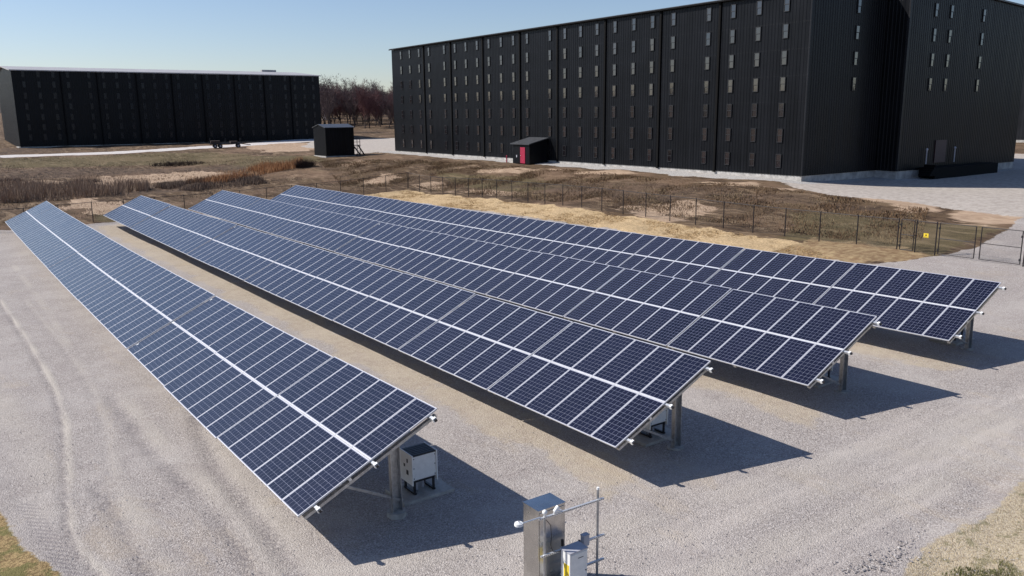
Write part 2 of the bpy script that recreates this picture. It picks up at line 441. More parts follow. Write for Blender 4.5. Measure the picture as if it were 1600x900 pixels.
for q in (A((500, 905), (760, 860), (1100, 790), (1400, 690), (1600, 640)), A((700, 905), (1000, 845), (1250, 780), (1500, 690), (1600, 660)), A((1100, 905), (1350, 800), (1600, 700)), A((0, 620), (60, 720), (80, 800))):
    tr = np.maximum(tr, .45 * linemask(smooth_pts(q), .35, .5))
masks['m_trk'] = tr * np.clip(.65 + .5 * fnoise(GX, GY, 1.3, 71), .15, 1); masks['m_trkdark'] = trd * np.clip(.7 + .5 * fnoise(GX, GY, 1.9, 72), .2, 1)
masks['m_tread'] = np.maximum(linemask(smooth_pts(A((40, 790), (75, 845), (112, 910))), .30, .12), .35 * linemask(smooth_pts(A((255, 860), (330, 890), (380, 920))), .30, .15))
masks['m_far'] = np.clip((np.hypot(GX - 60, GY - 120) - 420) / 120, 0, 1)  # dark tone of the added hill ring, for the window reflections
masks['m_front'] = polymask([(9.5, 3), (10, 12), (17, 13), (24, 13), (33, 13.5), (46, 17), (60, 20), (75, 20), (60, 0)], 2.5, .8, .5, 77)
masks['m_corner'] = np.maximum(polymask([(10, 2), (12, 8), (15, 10.5), (18, 11), (24, 11.5), (30, 14), (50, 14), (40, -8)], .4, .2, 1.5, 73), 0)
masks['m_cornerl'] = polymask([(-5, 4), (4, 10), (3.5, 18.2), (2.6, 24.2), (1.5, 32), (-6, 48), (-12, 20)], .4, .2, 1.5, 74)

# relief: lumps off the gravel, ruts, berm at the gravel edge
off = 1 - np.clip(masks['m_pad'] + masks['m_road'], 0, 1)
GZ = GZ + off * (.10 * fnoise(GX, GY, .55, 11) + .05 * fnoise(GX, GY, 1.7, 12)) * np.clip((GX + 3) / 4, .5, 1) * (np.hypot(GX, GY) < 230)
GZ = GZ + masks['m_straw'] * .05 * fnoise(GX, GY, 3.0, 15)
GZ = GZ + masks['m_gravel'] * (.018 * fnoise(GX, GY, .7, 13) + .007 * fnoise(GX, GY, 3.1, 14))
GZ = GZ - .035 * trd + .012 * tr
berm = np.clip(1 - np.abs(masks['m_gravel'] - .5) / .5, 0, 1) * (GY < 40) * (GX < 30)
GZ = GZ + .05 * berm

# drop the ground out from under the buildings' plinths by nothing: it simply runs beneath them
nx, ny = GX.shape
verts = np.stack([GX.ravel(), GY.ravel(), GZ.ravel()], 1)
idx = np.arange(nx * ny).reshape(nx, ny)
quads = np.stack([idx[:-1, :-1].ravel(), idx[1:, :-1].ravel(), idx[1:, 1:].ravel(), idx[:-1, 1:].ravel()], 1)
me = bpy.data.meshes.new('ground')
me.vertices.add(len(verts)); me.vertices.foreach_set('co', verts.ravel())
me.loops.add(quads.size); me.loops.foreach_set('vertex_index', quads.ravel().astype(np.int32))
me.polygons.add(len(quads)); me.polygons.foreach_set('loop_start', np.arange(0, quads.size, 4, dtype=np.int32))
me.polygons.foreach_set('use_smooth', np.ones(len(quads), bool))
me.update(calc_edges=True)
for k, v in masks.items():
    a = me.attributes.new(k, 'FLOAT', 'POINT'); a.data.foreach_set('value', v.ravel().astype(np.float32))
ground = bpy.data.objects.new('ground', me); COL.objects.link(ground); ground['kind'] = 'structure'

def ground_mat():
    M = mat('ground', (.3, .28, .26), .95, 0, .15); t = NT(M); c = t.coord('Object')
    fine = t.noise(14, 6, .75, c); mid = t.noise(2.3, 5, .65, c); big = t.noise(.35, 4, .6, c); huge = t.noise(.09, 3, .6, c)
    grain = t.noise(34, 3, .8, c)
    vor = t.new('ShaderNodeTexVoronoi', feature='F1'); vor.inputs['Scale'].default_value = 30; t.l.new(c, vor.inputs['Vector'])
    vcol = t.new('ShaderNodeSeparateColor'); t.l.new(vor.outputs['Color'], vcol.inputs[0])
    vd = vor.outputs['Distance']
    def edge(name, amp=.5, n=None, lo=.42, hi=.58):
        a = t.attr(name); k = t.math('MULTIPLY_ADD', t.math('SUBTRACT', n if n is not None else mid, .5), amp * 2, a)
        return t.ramp(k, lo, hi)
    # --- dry grass and soil
    strk = t.noise(1.0, 6, .7, t.mapping(c, (.75, .16, 1)), 1.2); strk2 = t.noise(2.2, 5, .75, t.mapping(c, (.9, .35, 1), (0, 0, .3)), .8)
    g1 = t.mix(t.ramp(strk2, .36, .62), (.040, .024, .016), (.135, .088, .054))
    g1 = t.mix(t.math('MULTIPLY', t.ramp(strk, .50, .60), .75), g1, (.30, .215, .14))
    g1 = t.mix(t.math('MULTIPLY', t.ramp(big, .46, .60), .6), g1, (.115, .075, .042))
    g1 = t.mix(t.math('MULTIPLY', t.ramp(fine, .52, .66), .35), g1, (.27, .20, .13))
    g1 = t.mix(t.math('MULTIPLY', t.ramp(grain, .48, .62), .5), g1, (.040, .026, .018))
    g1 = t.mix(t.math('MULTIPLY', t.ramp(huge, .52, .60), .45), g1, (.23, .15, .10))
    gg = t.mix(t.ramp(fine, .35, .65), (.060, .058, .024), (.175, .145, .070))
    g1 = t.mix(t.math('MULTIPLY', edge('m_green', .7, strk2), .5), g1, gg)
    gd = t.mix(t.ramp(strk2, .4, .6), (.040, .028, .022), (.13, .088, .062))
    g1 = t.mix(t.math('MULTIPLY', edge('m_dark', .8, strk2), .65), g1, gd)
    sn = t.mix(t.ramp(strk2, .35, .65), (.36, .25, .17), (.52, .385, .275))
    g1 = t.mix(t.math('MULTIPLY', edge('m_sand', 1.3, strk, .40, .62), .8), g1, sn)
    # straw mulch
    stn = t.noise(5, 6, .8, t.mapping(c, (2.4, 1.0, 1.0), (0, 0, .6)))
    st = t.mix(t.ramp(stn, .32, .66), (.17, .105, .05), (.70, .52, .31))
    st = t.mix(t.math('MULTIPLY', t.ramp(grain, .45, .65), .4), st, (.68, .52, .29))
    g1 = t.mix(t.math('MULTIPLY', edge('m_straw', .4), .93), g1, st)
    vg = t.mix(t.ramp(mid, .35, .65), (.20, .125, .07), (.34, .25, .14))
    g1 = t.mix(t.math('MULTIPLY', edge('m_verge', .6), .9), g1, vg)
    cr_ = t.mix(t.ramp(fine, .35, .62), (.24, .175, .095), (.52, .42, .27))
    cr_ = t.mix(t.math('MULTIPLY', t.ramp(vd, .30, .55), .35), cr_, (.46, .42, .38))
    cr_ = t.mix(t.math('MULTIPLY', t.ramp(mid, .52, .62), .5), cr_, (.10, .105, .035))
    g1 = t.mix(t.attr('m_corner'), g1, cr_)
    cl_ = t.mix(t.ramp(fine, .36, .62), (.13, .085, .040), (.36, .26, .13))
    cl_ = t.mix(t.math('MULTIPLY', t.ramp(mid, .46, .58), .75), cl_, (.115, .115, .040))
    g1 = t.mix(t.attr('m_cornerl'), g1, cl_)
    # --- gravel
    gr = t.mix(vcol.outputs[0], (.345, .306, .283), (.58, .525, .492))
    gr = t.mix(t.ramp(grain, .3, .7), t.mix(.6, gr, (.19, .162, .142)), gr)
    gr = t.mix(t.math('MULTIPLY', t.ramp(vd, .45, .80), .35), gr, (.15, .13, .118))
    coarse = t.noise(8.5, 3, .85, c); pep = t.noise(22, 2, .9, c)
    gr = t.mix(t.math('MULTIPLY', t.ramp(coarse, .50, .62), .38), gr, (.20, .172, .160))
    gr = t.mix(t.math('MULTIPLY', t.ramp(pep, .56, .64), .75), gr, (.105, .09, .09))
    gr = t.mix(t.math('MULTIPLY', t.ramp(pep, .43, .36), .6), gr, (.70, .65, .61))
    patch = t.noise(.55, 5, .7, c, .8)
    gr = t.mix(t.math('MULTIPLY', t.ramp(patch, .50, .62), .30), gr, (.26, .225, .215))
    gr = t.mix(t.math('MULTIPLY', t.ramp(big, .42, .66), .35), gr, (.47, .43, .40))
    gr = t.mix(t.math('MULTIPLY', t.ramp(mid, .5, .7), .22), gr, (.30, .265, .25))
    # faint wheel polish running to the right
    lanes = t.noise(1.0, 4, .6, t.mapping(c, (.16, 1.1, 1), (0, 0, .12)))
    gr = t.mix(t.math('MULTIPLY', t.math('MULTIPLY', t.ramp(lanes, .47, .66), t.attr('m_front')), .38), gr, (.62, .555, .50))
    gr = t.mix(t.math('MULTIPLY', edge('m_clay', .9, t.noise(.8, 5, .7, c), .45, .85), .38), gr, t.mix(t.ramp(mid, .4, .6), (.40, .31, .20), (.50, .41, .27)))
    # yellowish silt washed out here and there, most of it between the rows
    silt = t.ramp(t.noise(.45, 5, .7, t.mapping(c, (1, .35, 1)), .6), .54, .70)
    gr = t.mix(t.math('MULTIPLY', silt, .24), gr, (.44, .345, .225))
    wv = t.new('ShaderNodeTexWave', bands_direction='DIAGONAL'); wv.inputs['Scale'].default_value = 2.6; wv.inputs['Distortion'].default_value = 1.5; t.l.new(c, wv.inputs['Vector'])
    gr = t.mix(t.math('MULTIPLY', t.math('MULTIPLY', t.ramp(wv.outputs['Fac'], .35, .6), t.attr('m_tread')), .40), gr, (.17, .15, .16))
    gr = t.mix(t.math('MULTIPLY', t.attr('m_trk'), .75), gr, (.50, .45, .385))
    gr = t.mix(t.math('MULTIPLY', t.math('MULTIPLY', t.attr('m_trkdark'), t.ramp(coarse, .38, .58)), .8), gr, (.14, .125, .13))
    pd = t.mix(t.ramp(mid, .35, .65), (.36, .315, .275), (.50, .445, .395))
    pd = t.mix(t.math('MULTIPLY', t.ramp(fine, .45, .6), .35), pd, (.30, .27, .25))
    g1 = t.mix(t.attr('m_far'), g1, t.mix(t.ramp(huge, .4, .6), (.038, .030, .026), (.062, .048, .038)))
    o = t.mix(edge('m_pad', .35), g1, pd)
    o = t.mix(edge('m_gravel', .3), o, gr)
    o = t.mix(edge('m_road', .1), o, t.mix(mid, (.50, .46, .44), (.62, .58, .55)))
    rb = t.mix(t.ramp(fine, .4, .6), (.24, .22, .21), (.56, .54, .51))
    o = t.mix(edge('m_rubble', .5), o, rb)
    t.l.new(o, t.b.inputs['Base Color'])
    h = t.math('ADD', t.math('MULTIPLY', vd, -.9), t.math('ADD', t.math('MULTIPLY', grain, .6), t.math('MULTIPLY', mid, 1.2)))
    t.bump(h, .7, .028)
    return M
me.materials.append(ground_mat())

# ------------------------------------------------------------------ warehouses
def ribbed(mb, p0, p1, z0, z1, nrm, pitch=.38, dep=.028, mi=0, top=None):
    """corrugated sheet between two plan points; nrm outward; top(u) optional roofline"""
    p0 = Vector((*p0, 0)); p1 = Vector((*p1, 0)); n = Vector((*nrm, 0)); L = (p1 - p0).length; d = (p1 - p0) / L
    k = max(1, int(round(L / pitch))); pt = L / k; vs = []; fs = []
    prof = [(0, 0), (.34, 0), (.46, 1), (.70, 1), (.82, 0)]
    us = [(i + a) * pt for i in range(k) for a, h in prof] + [L]
    hs = [h for i in range(k) for a, h in prof] + [0]
    for u, h in zip(us, hs):
        q = p0 + d * u + n * (h * dep); zt = z1 if top is None else top(q)
        vs += [(q.x, q.y, z0), (q.x, q.y, zt)]
    flip = d.cross(Vector((0, 0, 1))).dot(n) > 0
    for i in range(len(us) - 1):
        a = 2 * i; f = (a, a + 2, a + 3, a + 1); fs.append(f if flip else f[::-1])
    mb.add(vs, fs, mi)

def window(parent, cx, cy, cz, nrm, w=.62, h=1.32, single=True):
    """double-hung window: frame is the part, its two panes the sub-part"""
    tx = Vector((-nrm[1], nrm[0], 0)); n = Vector((*nrm, 0))
    def pr(mb, u0, u1, z0, z1, d0, d1):
        vs = []
        for d in (d0, d1):
            for u, z in ((u0, z0), (u1, z0), (u1, z1), (u0, z1)): vs.append(tx * u + n * d + Vector((0, 0, z)))
        mb.add(vs, [(0, 3, 2, 1), (4, 5, 6, 7), (0, 1, 5, 4), (1, 2, 6, 5), (2, 3, 7, 6), (3, 0, 4, 7)])
    key = (nrm, w, h)
    if key not in WIN:
        f = MB(); e = .055
        pr(f, -w / 2, -w / 2 + e, -h / 2, h / 2, -.02, .08); pr(f, w / 2 - e, w / 2, -h / 2, h / 2, -.02, .08)
        pr(f, -w / 2 + e, w / 2 - e, h / 2 - e, h / 2, -.02, .08); pr(f, -w / 2 + e, w / 2 - e, -h / 2, -h / 2 + e, -.02, .08)
        pr(f, -w / 2 + e, w / 2 - e, -.03, .03, -.02, .076)
        g = MB(); pr(g, -w / 2 + e, w / 2 - e, .03, h / 2 - e, .045, .055); pr(g, -w / 2 + e, w / 2 - e, -h / 2 + e, -.03, .028, .038)
        WIN[key] = (f, g)
    f, g = WIN[key]
    return f, g, Vector((cx, cy, cz))
WIN = {}
WINMESH = {}
def put_window(parent, c, nrm, w=.62, h=1.32, gm=None):
    f, g, loc = window(parent, *c, nrm, w, h); key = (nrm, w, h, gm)
    if key not in WINMESH:
        fo = f.build('window', M_frame, parent, loc); go = g.build('pane', gm or M_glass, fo); WINMESH[key] = (fo, go)
    else:
        a, b = WINMESH[key]; fo = a.copy(); COL.objects.link(fo); fo.parent = parent; fo.location = loc
        go = b.copy(); COL.objects.link(go); go.parent = fo
    # sashes hang slightly out of true, so each mirrors another patch of sky
    go.rotation_euler = (random.gauss(0, .006), random.gauss(0, .006), 0)
def merge_windows(parent, cs, nrm, name='window', w=.62, h=1.32, gm=None):
    mb = MB()
    for c in cs:
        f, g, loc = window(parent, *c, nrm, w, h)
        mb.add([Vector(v) + loc for v in f.v], f.f, 0); mb.add([Vector(v) + loc for v in g.v], g.f, 1)
    o = mb.build(name, [M_frame, gm or M_glass], parent); o['kind'] = 'stuff'; return o

def near_warehouse():
    X0, X1, XM = 68.8, 106.2, 81.1
    Y0, YB, Y1 = 49.3, 46.9, 133.0
    zb, ze = 3.95, 21.0
    xr, zr = 87.4, 22.1
    b = empty('warehouse', (X0, Y0, 3.6))
    tag(b, 'tall glossy black corrugated warehouse with sash windows, the nearer one right of the panels', 'warehouse')
    o = Vector(b.location)
    roofz = lambda q: (ze + (q.x - X0) / (xr - X0) * (zr - ze)) if q.x < xr else (zr + (q.x - xr) / (X1 - xr) * (21.2 - zr))
    def part(mb, name, m_):
        mb.v = [tuple(Vector(v) - o) for v in mb.v]; return mb.build(name, m_, b)
    w = MB(); ribbed(w, (X0, Y0), (X0, Y1), zb, ze, (-1, 0)); part(w, 'wall', M_clad)
    w = MB(); ribbed(w, (X0, Y0), (XM, Y0), zb, 0, (0, -1), top=roofz); part(w, 'wall', M_clad)
    w = MB(); ribbed(w, (XM, YB), (XM, Y0), zb, 0, (-1, 0), top=roofz); part(w, 'wall', M_clad)
    w = MB(); ribbed(w, (XM, YB), (X1, YB), zb, 0, (0, -1), top=roofz); part(w, 'wall', M_clad)
    w = MB(); ribbed(w, (X1, YB), (X1, Y1), zb, 21.2, (1, 0)); ribbed(w, (X0, Y1), (X1, Y1), zb, 0, (0, 1), top=roofz); part(w, 'wall', M_clad)
    # foundation
    f = MB(); f.box(X0 + .06, X1 - .06, Y0 + .06, Y1 - .06, 1.9, zb + .02); f.box(XM + .06, X1 - .06, YB + .06, Y0 + .05, 1.9, zb + .021); part(f, 'foundation', M_stone)
    # roof with overhang
    r = MB(); e = .28
    ys = (YB - e, Y1 + e)
    zl = ze + .06; zz = zr + .1; zq = 21.26
    def slab(xa, za, xb, zb_, ya, yb, th=.16):
        vs = [(xa, ya, za), (xb, ya, zb_), (xb, yb, zb_), (xa, yb, za), (xa, ya, za + th), (xb, ya, zb_ + th), (xb, yb, zb_ + th), (xa, yb, za + th)]
        r.add(vs, [(0, 3, 2, 1), (4, 5, 6, 7), (0, 1, 5, 4), (1, 2, 6, 5), (2, 3, 7, 6), (3, 0, 4, 7)])
    s1 = (zr - ze) / (xr - X0)
    slab(X0 - e, zl - s1 * e, XM, zl + s1 * (XM - X0), Y0 - e, Y1 + e)
    slab(XM, zl + s1 * (XM - X0), xr, zl + s1 * (xr - X0), YB - e, Y1 + e)
    slab(xr, zl + s1 * (xr - X0), X1 + e, zq, YB - e, Y1 + e)
    part(r, 'roof', M_roofd)
    g = MB(); g.bar((X0 - e - .07, Y0 - e, zl - .02), (X0 - e - .07, Y1 + e, zl - .02), .13, .14); part(g, 'gutter', M_trim)
    for y in (121.8, 113.4, 104.4, 95.2, 86.9, 77.7, 68.5, 60.1):
        d = MB(); d.box(X0 - .16, X0 + .01, y - .13, y + .13, zb - .12, zl - .12); part(d, 'groove_strip', M_trim)  # black strip in place of the shaded recess at each bay joint
    c = MB(); c.box(X0 - .07, X0 + .1, Y0 - .07, Y0 + .1, zb, ze); part(c, 'corner_trim', M_clad2)
    c = MB(); c.box(XM - .07, XM + .1, YB - .07, YB + .1, zb, ze + .6); part(c, 'corner_trim', M_clad2)
    cols = [129.6, 126.5, 123.3, 120.1, 115.3, 112.1, 109.0, 105.9, 102.8, 99.7, 96.7, 93.5, 88.5, 85.4, 82.3, 79.2, 76.0, 72.8, 69.8, 66.6, 61.6, 58.4, 55.2, 52.0]
    lev = [19.93 - 2.44 * k for k in range(7)]
    near = sorted(cols)[:12]; far = sorted(cols)[12:]
    for y in near:
        for z in lev: put_window(b, tuple(Vector((X0 - .03, y, z)) - o), (-1, 0))
    merge_windows(b, [tuple(Vector((X0 - .03, y, z)) - o) for y in far for z in lev], (-1, 0))
    for x, y in ((76.2, Y0), (85.9, YB), (88.9, YB), (95.6, YB)):
        for z in lev[:4]: put_window(b, tuple(Vector((x, y - .03, z)) - o), (0, -1))
    # loading dock on the shaded end
    d = MB(); d.box(85.2, 98.5, YB - 1.8, YB - .08, 2.8, 4.2); part(d, 'loading_dock', M_trim)
    d = MB()
    for i in range(5): d.box(84.0 + i * .24, 85.2, YB - 1.9, YB - .7, 3.4 + i * .22, 3.62 + i * .22)
    part(d, 'dock_steps', M_trim)
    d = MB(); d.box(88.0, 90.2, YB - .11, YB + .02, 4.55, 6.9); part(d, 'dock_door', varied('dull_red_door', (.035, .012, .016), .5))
    for x in (86.0, 91.7):
        d = MB(); d.tube((x, YB - .3, 4.5), (x, YB - .3, 5.9), .06, .06, 8); d.ball((x, YB - .3, 6.0), .12, .12, .16); part(d, 'standpipe', M_grey)
near_warehouse()

def far_warehouse():
    X0, X1, Y0, Y1 = 18.6, 89.0, 213.9, 251
    zb, ze = 4.0, 20.3
    b = empty('warehouse', (X0, Y0, 3.7))
    tag(b, 'long black warehouse with pale grey roof across the marsh at far left', 'warehouse')
    o = Vector(b.location)
    def part(mb, name, m_):
        mb.v = [tuple(Vector(v) - o) for v in mb.v]; return mb.build(name, m_, b)
    yr, zr = 232.4, 21.9
    rz = lambda q: ze + (zr - ze) * (1 - abs(q.y - yr) / (yr - Y0))
    w = MB(); ribbed(w, (X0, Y0), (X1, Y0), zb, ze, (0, -1), .5); part(w, 'wall', M_clad)
    w = MB(); ribbed(w, (X0, Y0), (X0, Y1), zb, 0, (-1, 0), .5, top=rz); part(w, 'wall', M_clad2)  # sunlit end: same black sheeting, its light put into a paler colour
    w = MB(); ribbed(w, (X1, Y0), (X1, Y1), zb, 0, (1, 0), .5, top=rz); ribbed(w, (X0, Y1), (X1, Y1), zb, ze, (0, 1), .6); part(w, 'wall', M_clad)
    f = MB(); f.box(X0 + .05, X1 - .05, Y0 + .05, Y1 - .05, 2.5, zb + .02); f.box(X0 - .3, X0 + .05, Y0, Y1, 2.5, zb - .1); part(f, 'foundation', M_stone)
    r = MB(); e = .4
    for ya, yb in ((Y0 - e, yr), (yr, Y1 + e)):
        za = ze if ya < yr else zr + .05; zc = zr + .05 if ya < yr else ze
        vs = [(X0 - e, ya, za), (X1 + e, ya, za), (X1 + e, yb, zc), (X0 - e, yb, zc)]
        vs += [(a, b_, c + .22) for a, b_, c in vs]
        r.add(vs, [(0, 3, 2, 1), (4, 5, 6, 7), (0, 1, 5, 4), (1, 2, 6, 5), (2, 3, 7, 6), (3, 0, 4, 7)])
    part(r, 'roof', M_roof)
    v = MB(); v.box(80, 84, yr - .6, yr + .6, zr + .1, zr + .75); part(v, 'roof_vent', M_roof)
    for x in (28.0, 35.4, 43.8, 51.7, 58.8, 66.5, 74.1, 81.1):
        d = MB(); d.box(x - .13, x + .13, Y0 - .16, Y0 - .0, zb, ze - .05); part(d, 'groove_strip', M_trim)  # black strip painted for the dark groove between bays
    xs = [20.8, 23.7, 26.6, 29.5, 33.8, 36.8, 39.6, 42.3, 45.1, 47.8, 50.5, 53.2, 57.2, 60.0, 62.6, 65.2, 67.8, 70.5, 73.1, 75.7, 79.6, 82.2, 84.7, 87.2]
    lev = [19.6, 17.4, 15.0, 12.7, 10.4, 8.2, 6.0]
    cs = [(x, z) for z in lev for x in xs]
    for x, z in cs[:96]: put_window(b, tuple(Vector((x, Y0 - .03, z)) - o), (0, -1), gm=M_glassd)
    merge_windows(b, [tuple(Vector((x, Y0 - .03, z)) - o) for x, z in cs[96:]], (0, -1), gm=M_glassd)
far_warehouse()

def third_warehouse():
    X0, Y0, Y1 = 169.0, 45.0, 120.0
    b = empty('warehouse', (X0, Y0, 4.0)); tag(b, 'distant dark grey warehouse, only a sliver showing at the right edge of the photo', 'warehouse')
    w = MB(); ribbed(w, (0, 0), (0, Y1 - Y0), .4, 17, (-1, 0), .5); ribbed(w, (0, 0), (40, 0), .4, 17, (0, -1), .5); w.box(.1, 40, .1, Y1 - Y0, .4, 16.9); w.build('wall', M_clad2, b)
    f = MB(); f.box(-.3, 40, -.3, Y1 - Y0, -1, .4); f.build('foundation', M_stone, b)
    r = MB(); r.box(-.4, 40.4, -.4, Y1 - Y0 + .4, 17.0, 17.25); r.build('roof', M_roof, b)
    for y in (12, 15.2, 18.4, 24, 27.2, 30.4, 33.6):
        for k in range(6): put_window(b, (-.03, y, 16 - 2.44 * k), (-1, 0))
third_warehouse()

def black_shed():
    X0, X1, Y0, Y1 = 54.4, 59.4, 129.4, 134.4; zg = 3.35
    b = empty('shed', (X0, Y0, zg)); tag(b, 'square black metal shed with side steps standing between the two warehouses', 'shed')
    dx, dy = X1 - X0, Y1 - Y0
    w = MB(); ribbed(w, (0, 0), (dx, 0), .25, 4.75, (0, -1), .4); ribbed(w, (0, 0), (0, dy), .25, 0, (-1, 0), .4, top=lambda q: 4.75 + .5 * (1 - abs(q.y - dy / 2) / (dy / 2)))
    ribbed(w, (dx, 0), (dx, dy), .25, 0, (1, 0), .4, top=lambda q: 4.75 + .5 * (1 - abs(q.y - dy / 2) / (dy / 2))); ribbed(w, (0, dy), (dx, dy), .25, 4.75, (0, 1), .4)
    w.build('wall', M_clad, b)
    f = MB(); f.box(-.12, dx + .1, -.1, dy + .1, -1, .24); f.build('foundation', M_stone, b)
    r = MB(); e = .15
    for ya, yb, za, zb in ((-e, dy / 2, 4.74, 5.27), (dy / 2, dy + e, 5.27, 4.74)):
        vs = [(-e, ya, za), (dx + e, ya, za), (dx + e, yb, zb), (-e, yb, zb)]; vs += [(p[0], p[1], p[2] + .1) for p in vs]
        r.add(vs, [(0, 3, 2, 1), (4, 5, 6, 7), (0, 1, 5, 4), (1, 2, 6, 5), (2, 3, 7, 6), (3, 0, 4, 7)])
    r.build('roof', M_roofd, b)
    s = MB()
    s.box(dx + .05, dx + 1.7, 1.2, 2.4, 1.75, 1.85)
    for x in (dx + .25, dx + 1.6):
        for y in (1.25, 2.35): s.tube((x, y, 0), (x, y, 2.9), .05, .05, 6)
    for z in (2.35, 2.85): s.tube((dx + .05, 1.25, z), (dx + 1.65, 1.25, z), .04, .04, 6)
    s.bar((dx + .3, 1.1, 1.8), (dx + .9, -.6, .1), .1, .2); s.bar((dx + 1.2, 1.1, 1.8), (dx + 1.6, -.6, .1), .1, .2)
    for k in range(6): s.box(dx + .35, dx + 1.5, -.4 + k * .28, -.12 + k * .28, .15 + k * .28, .19 + k * .28)
    s.build('stair_landing', M_dark, b)
black_shed()

def red_door_shed():
    X0, X1, Y0, Y1 = 65.6, 68.62, 88.8, 92.6; zg = gz(66.5, 90) - .02
    b = empty('entry_shed', (X0, Y0, zg)); tag(b, 'small black lean-to with a red door against the near warehouse wall', 'shed')
    dx, dy = X1 - X0, Y1 - Y0; h0, h1 = 2.55, 3.25
    w = MB(); w.add([(0, 0, 0), (dx, 0, 0), (dx, 0, h1), (0, 0, h0), (0, dy, 0), (dx, dy, 0), (dx, dy, h1), (0, dy, h0)], [(0, 1, 2, 3), (5, 4, 7, 6), (4, 0, 3, 7), (1, 5, 6, 2), (3, 2, 6, 7)])
    w.build('wall', M_clad, b)
    r = MB(); e = .25; sl_ = (h1 - h0) / dx
    vs = [(-e, -e, h0 - sl_ * e + .01), (dx, -e, h1 + .01), (dx, dy + e, h1 + .01), (-e, dy + e, h0 - sl_ * e + .01)]; vs += [(p[0], p[1], p[2] + .12) for p in vs]
    r.add(vs, [(0, 3, 2, 1), (4, 5, 6, 7), (0, 1, 5, 4), (1, 2, 6, 5), (2, 3, 7, 6), (3, 0, 4, 7)]); r.build('roof', M_roofd, b)
    d = MB(); d.box(-.06, .01, .95, 2.0, .05, 2.15); do = d.build('door', M_red, b)
    k = MB(); k.ball((-.1, 1.85, 1.05), .04, .04, .04); k.build('handle', M_alu, do)
    p = MB(); p.box(-.05, .01, 2.75, 2.95, .8, 1.1); p.build('notice_plate', M_grey, b)
    q = MB(); q.tube((0, 0, 0), (0, 0, .95), .09, .09, 10); q.ball((0, 0, .95), .09, .09, .06)
    bl = q.build('bollard', M_red, None, (66.0, 94.6, gz(66, 94.6) - .02)); tag(bl, 'short dark red bollard left of the red door shed', 'bollard')
    st = MB(); st.add([(0, 0, 0), (1.1, 0, 0), (1.1, 0, .5), (0, 1.0, 0), (1.1, 1.0, 0), (1.1, 1.0, .5)], [(0, 1, 2), (3, 5, 4), (0, 2, 5, 3), (1, 4, 5, 2), (0, 3, 4, 1)]); st.build('ramp', M_conc, b, (.2, dy + .15, -.02))
red_door_shed()

# ------------------------------------------------------------------ solar tables
GAP = .016; TL = 6 * PW + 5 * GAP           # length of one table of six columns
PITCH = LROW / 12
ct, st_ = math.cos(TILT), math.sin(TILT)
MID = .04
def slope_pt(u, y, h=0.0):
    """u metres up the slope, y along the row, h out of the glass plane"""
    return Vector((u * ct - h * st_, y, LOWH + u * st_ + h * ct))
def make_table():
    root = empty('solar_table')
    # one module, in its own metres, then laid on the slope
    p = MB(); e = .017; th = .035
    p.add([(e, e, 0), (PL - e, e, 0), (PL - e, PW - e, 0), (e, PW - e, 0)], [(0, 1, 2, 3)], 0)
    for a in ((0, PL, 0, e), (0, PL, PW - e, PW), (0, e, e, PW - e), (PL - e, PL, e, PW - e)): p.box(a[0], a[1], a[2], a[3], -th, .0035, 1)
    p.add([(e, e, -.006), (PL - e, e, -.006), (PL - e, PW - e, -.006), (e, PW - e, -.006)], [(0, 3, 2, 1)], 2)
    first = None
    for half in (0, 1):
        for k in range(6):
            if first is None:
                o = p.build('solar_panel', [M_pv, M_pvframe, M_back], root); first = o
            else:
                o = first.copy(); COL.objects.link(o); o.parent = root
            o.location = slope_pt(half * (PL + MID), k * (PW + GAP))
            o.rotation_euler = (0, -TILT, 0)
    # purlins along the row under the modules, white caps on the ends
    for u, ov in ((.42, .24), (PL + MID / 2, .24), (2 * PL - .22, .24), (PL - .6, .0)):
        m_ = MB(); a = slope_pt(u, -ov, -.085); b_ = slope_pt(u, TL + (.02 if ov else 0), -.085)
        m_.bar(a, b_, .07, .075, 0, up=slope_pt(0, 0, 1) - slope_pt(0, 0, 0))
        if ov:
            m_.bar(a + Vector((0, .07, 0)), a - Vector((0, .002, 0)), .096, .10, 1, up=slope_pt(0, 0, 1) - slope_pt(0, 0, 0))
            m_.bar(a - Vector((0, .002, 0)), a - Vector((0, .05, 0)), .06, .06, 2, up=slope_pt(0, 0, 1) - slope_pt(0, 0, 0))
        m_.build('purlin', [M_alu, M_whitepl, M_dark], root)
    m_ = MB()
    m_.bar(slope_pt(PL + .02, .01, -.032), slope_pt(PL + .02, TL - .01, -.032), MID - .006, .05); m_.build('centre_rail', M_pvframe, root)
    for y in (.09, TL * .5, TL - .12):
        m_ = MB(); m_.bar(slope_pt(.10, y, -.18), slope_pt(2 * PL - .05, y, -.18), .07, .11, 0, up=(0, 1, 0)); m_.build('rafter', M_galv, root)
    for y in (.85, TL - 1.1):
        up_ = 3.28; top = slope_pt(up_, y, -.24); m_ = MB()
        x, z1 = top.x, top.z
        m_.box(x - .13, x + .13, y - .012, y + .004, -.6, z1); m_.box(x - .13, x - .115, y - .14, y - .012, -.6, z1); m_.box(x + .115, x + .13, y - .14, y - .012, -.6, z1)
        m_.build('post', M_galv, root)
        m_ = MB(); m_.bar((x - .1, y - .05, .28), slope_pt(1.05, y - .05, -.24), .06, .06); m_.build('brace', M_galv, root)
        m_ = MB(); m_.bar(slope_pt(.5, y - .05, -.27), slope_pt(3.6, y - .05, -.27), .09, .07, up=(0, 1, 0)); m_.build('cross_beam', M_galv, root)
        m_ = MB(); m_.tube((x, y - .05, -.5), (x, y - .05, .055), .27, .24, 18); m_.build('footing', M_conc, root)
    return root
proto = make_table()
ORD = 'first second third fourth fifth sixth seventh eighth ninth tenth eleventh twelfth'.split()
RN = ['the leftmost row', 'the second row from the left', 'the third row from the left', 'the row nearest the fence']
HUE = ['frontmost', None]
first = True
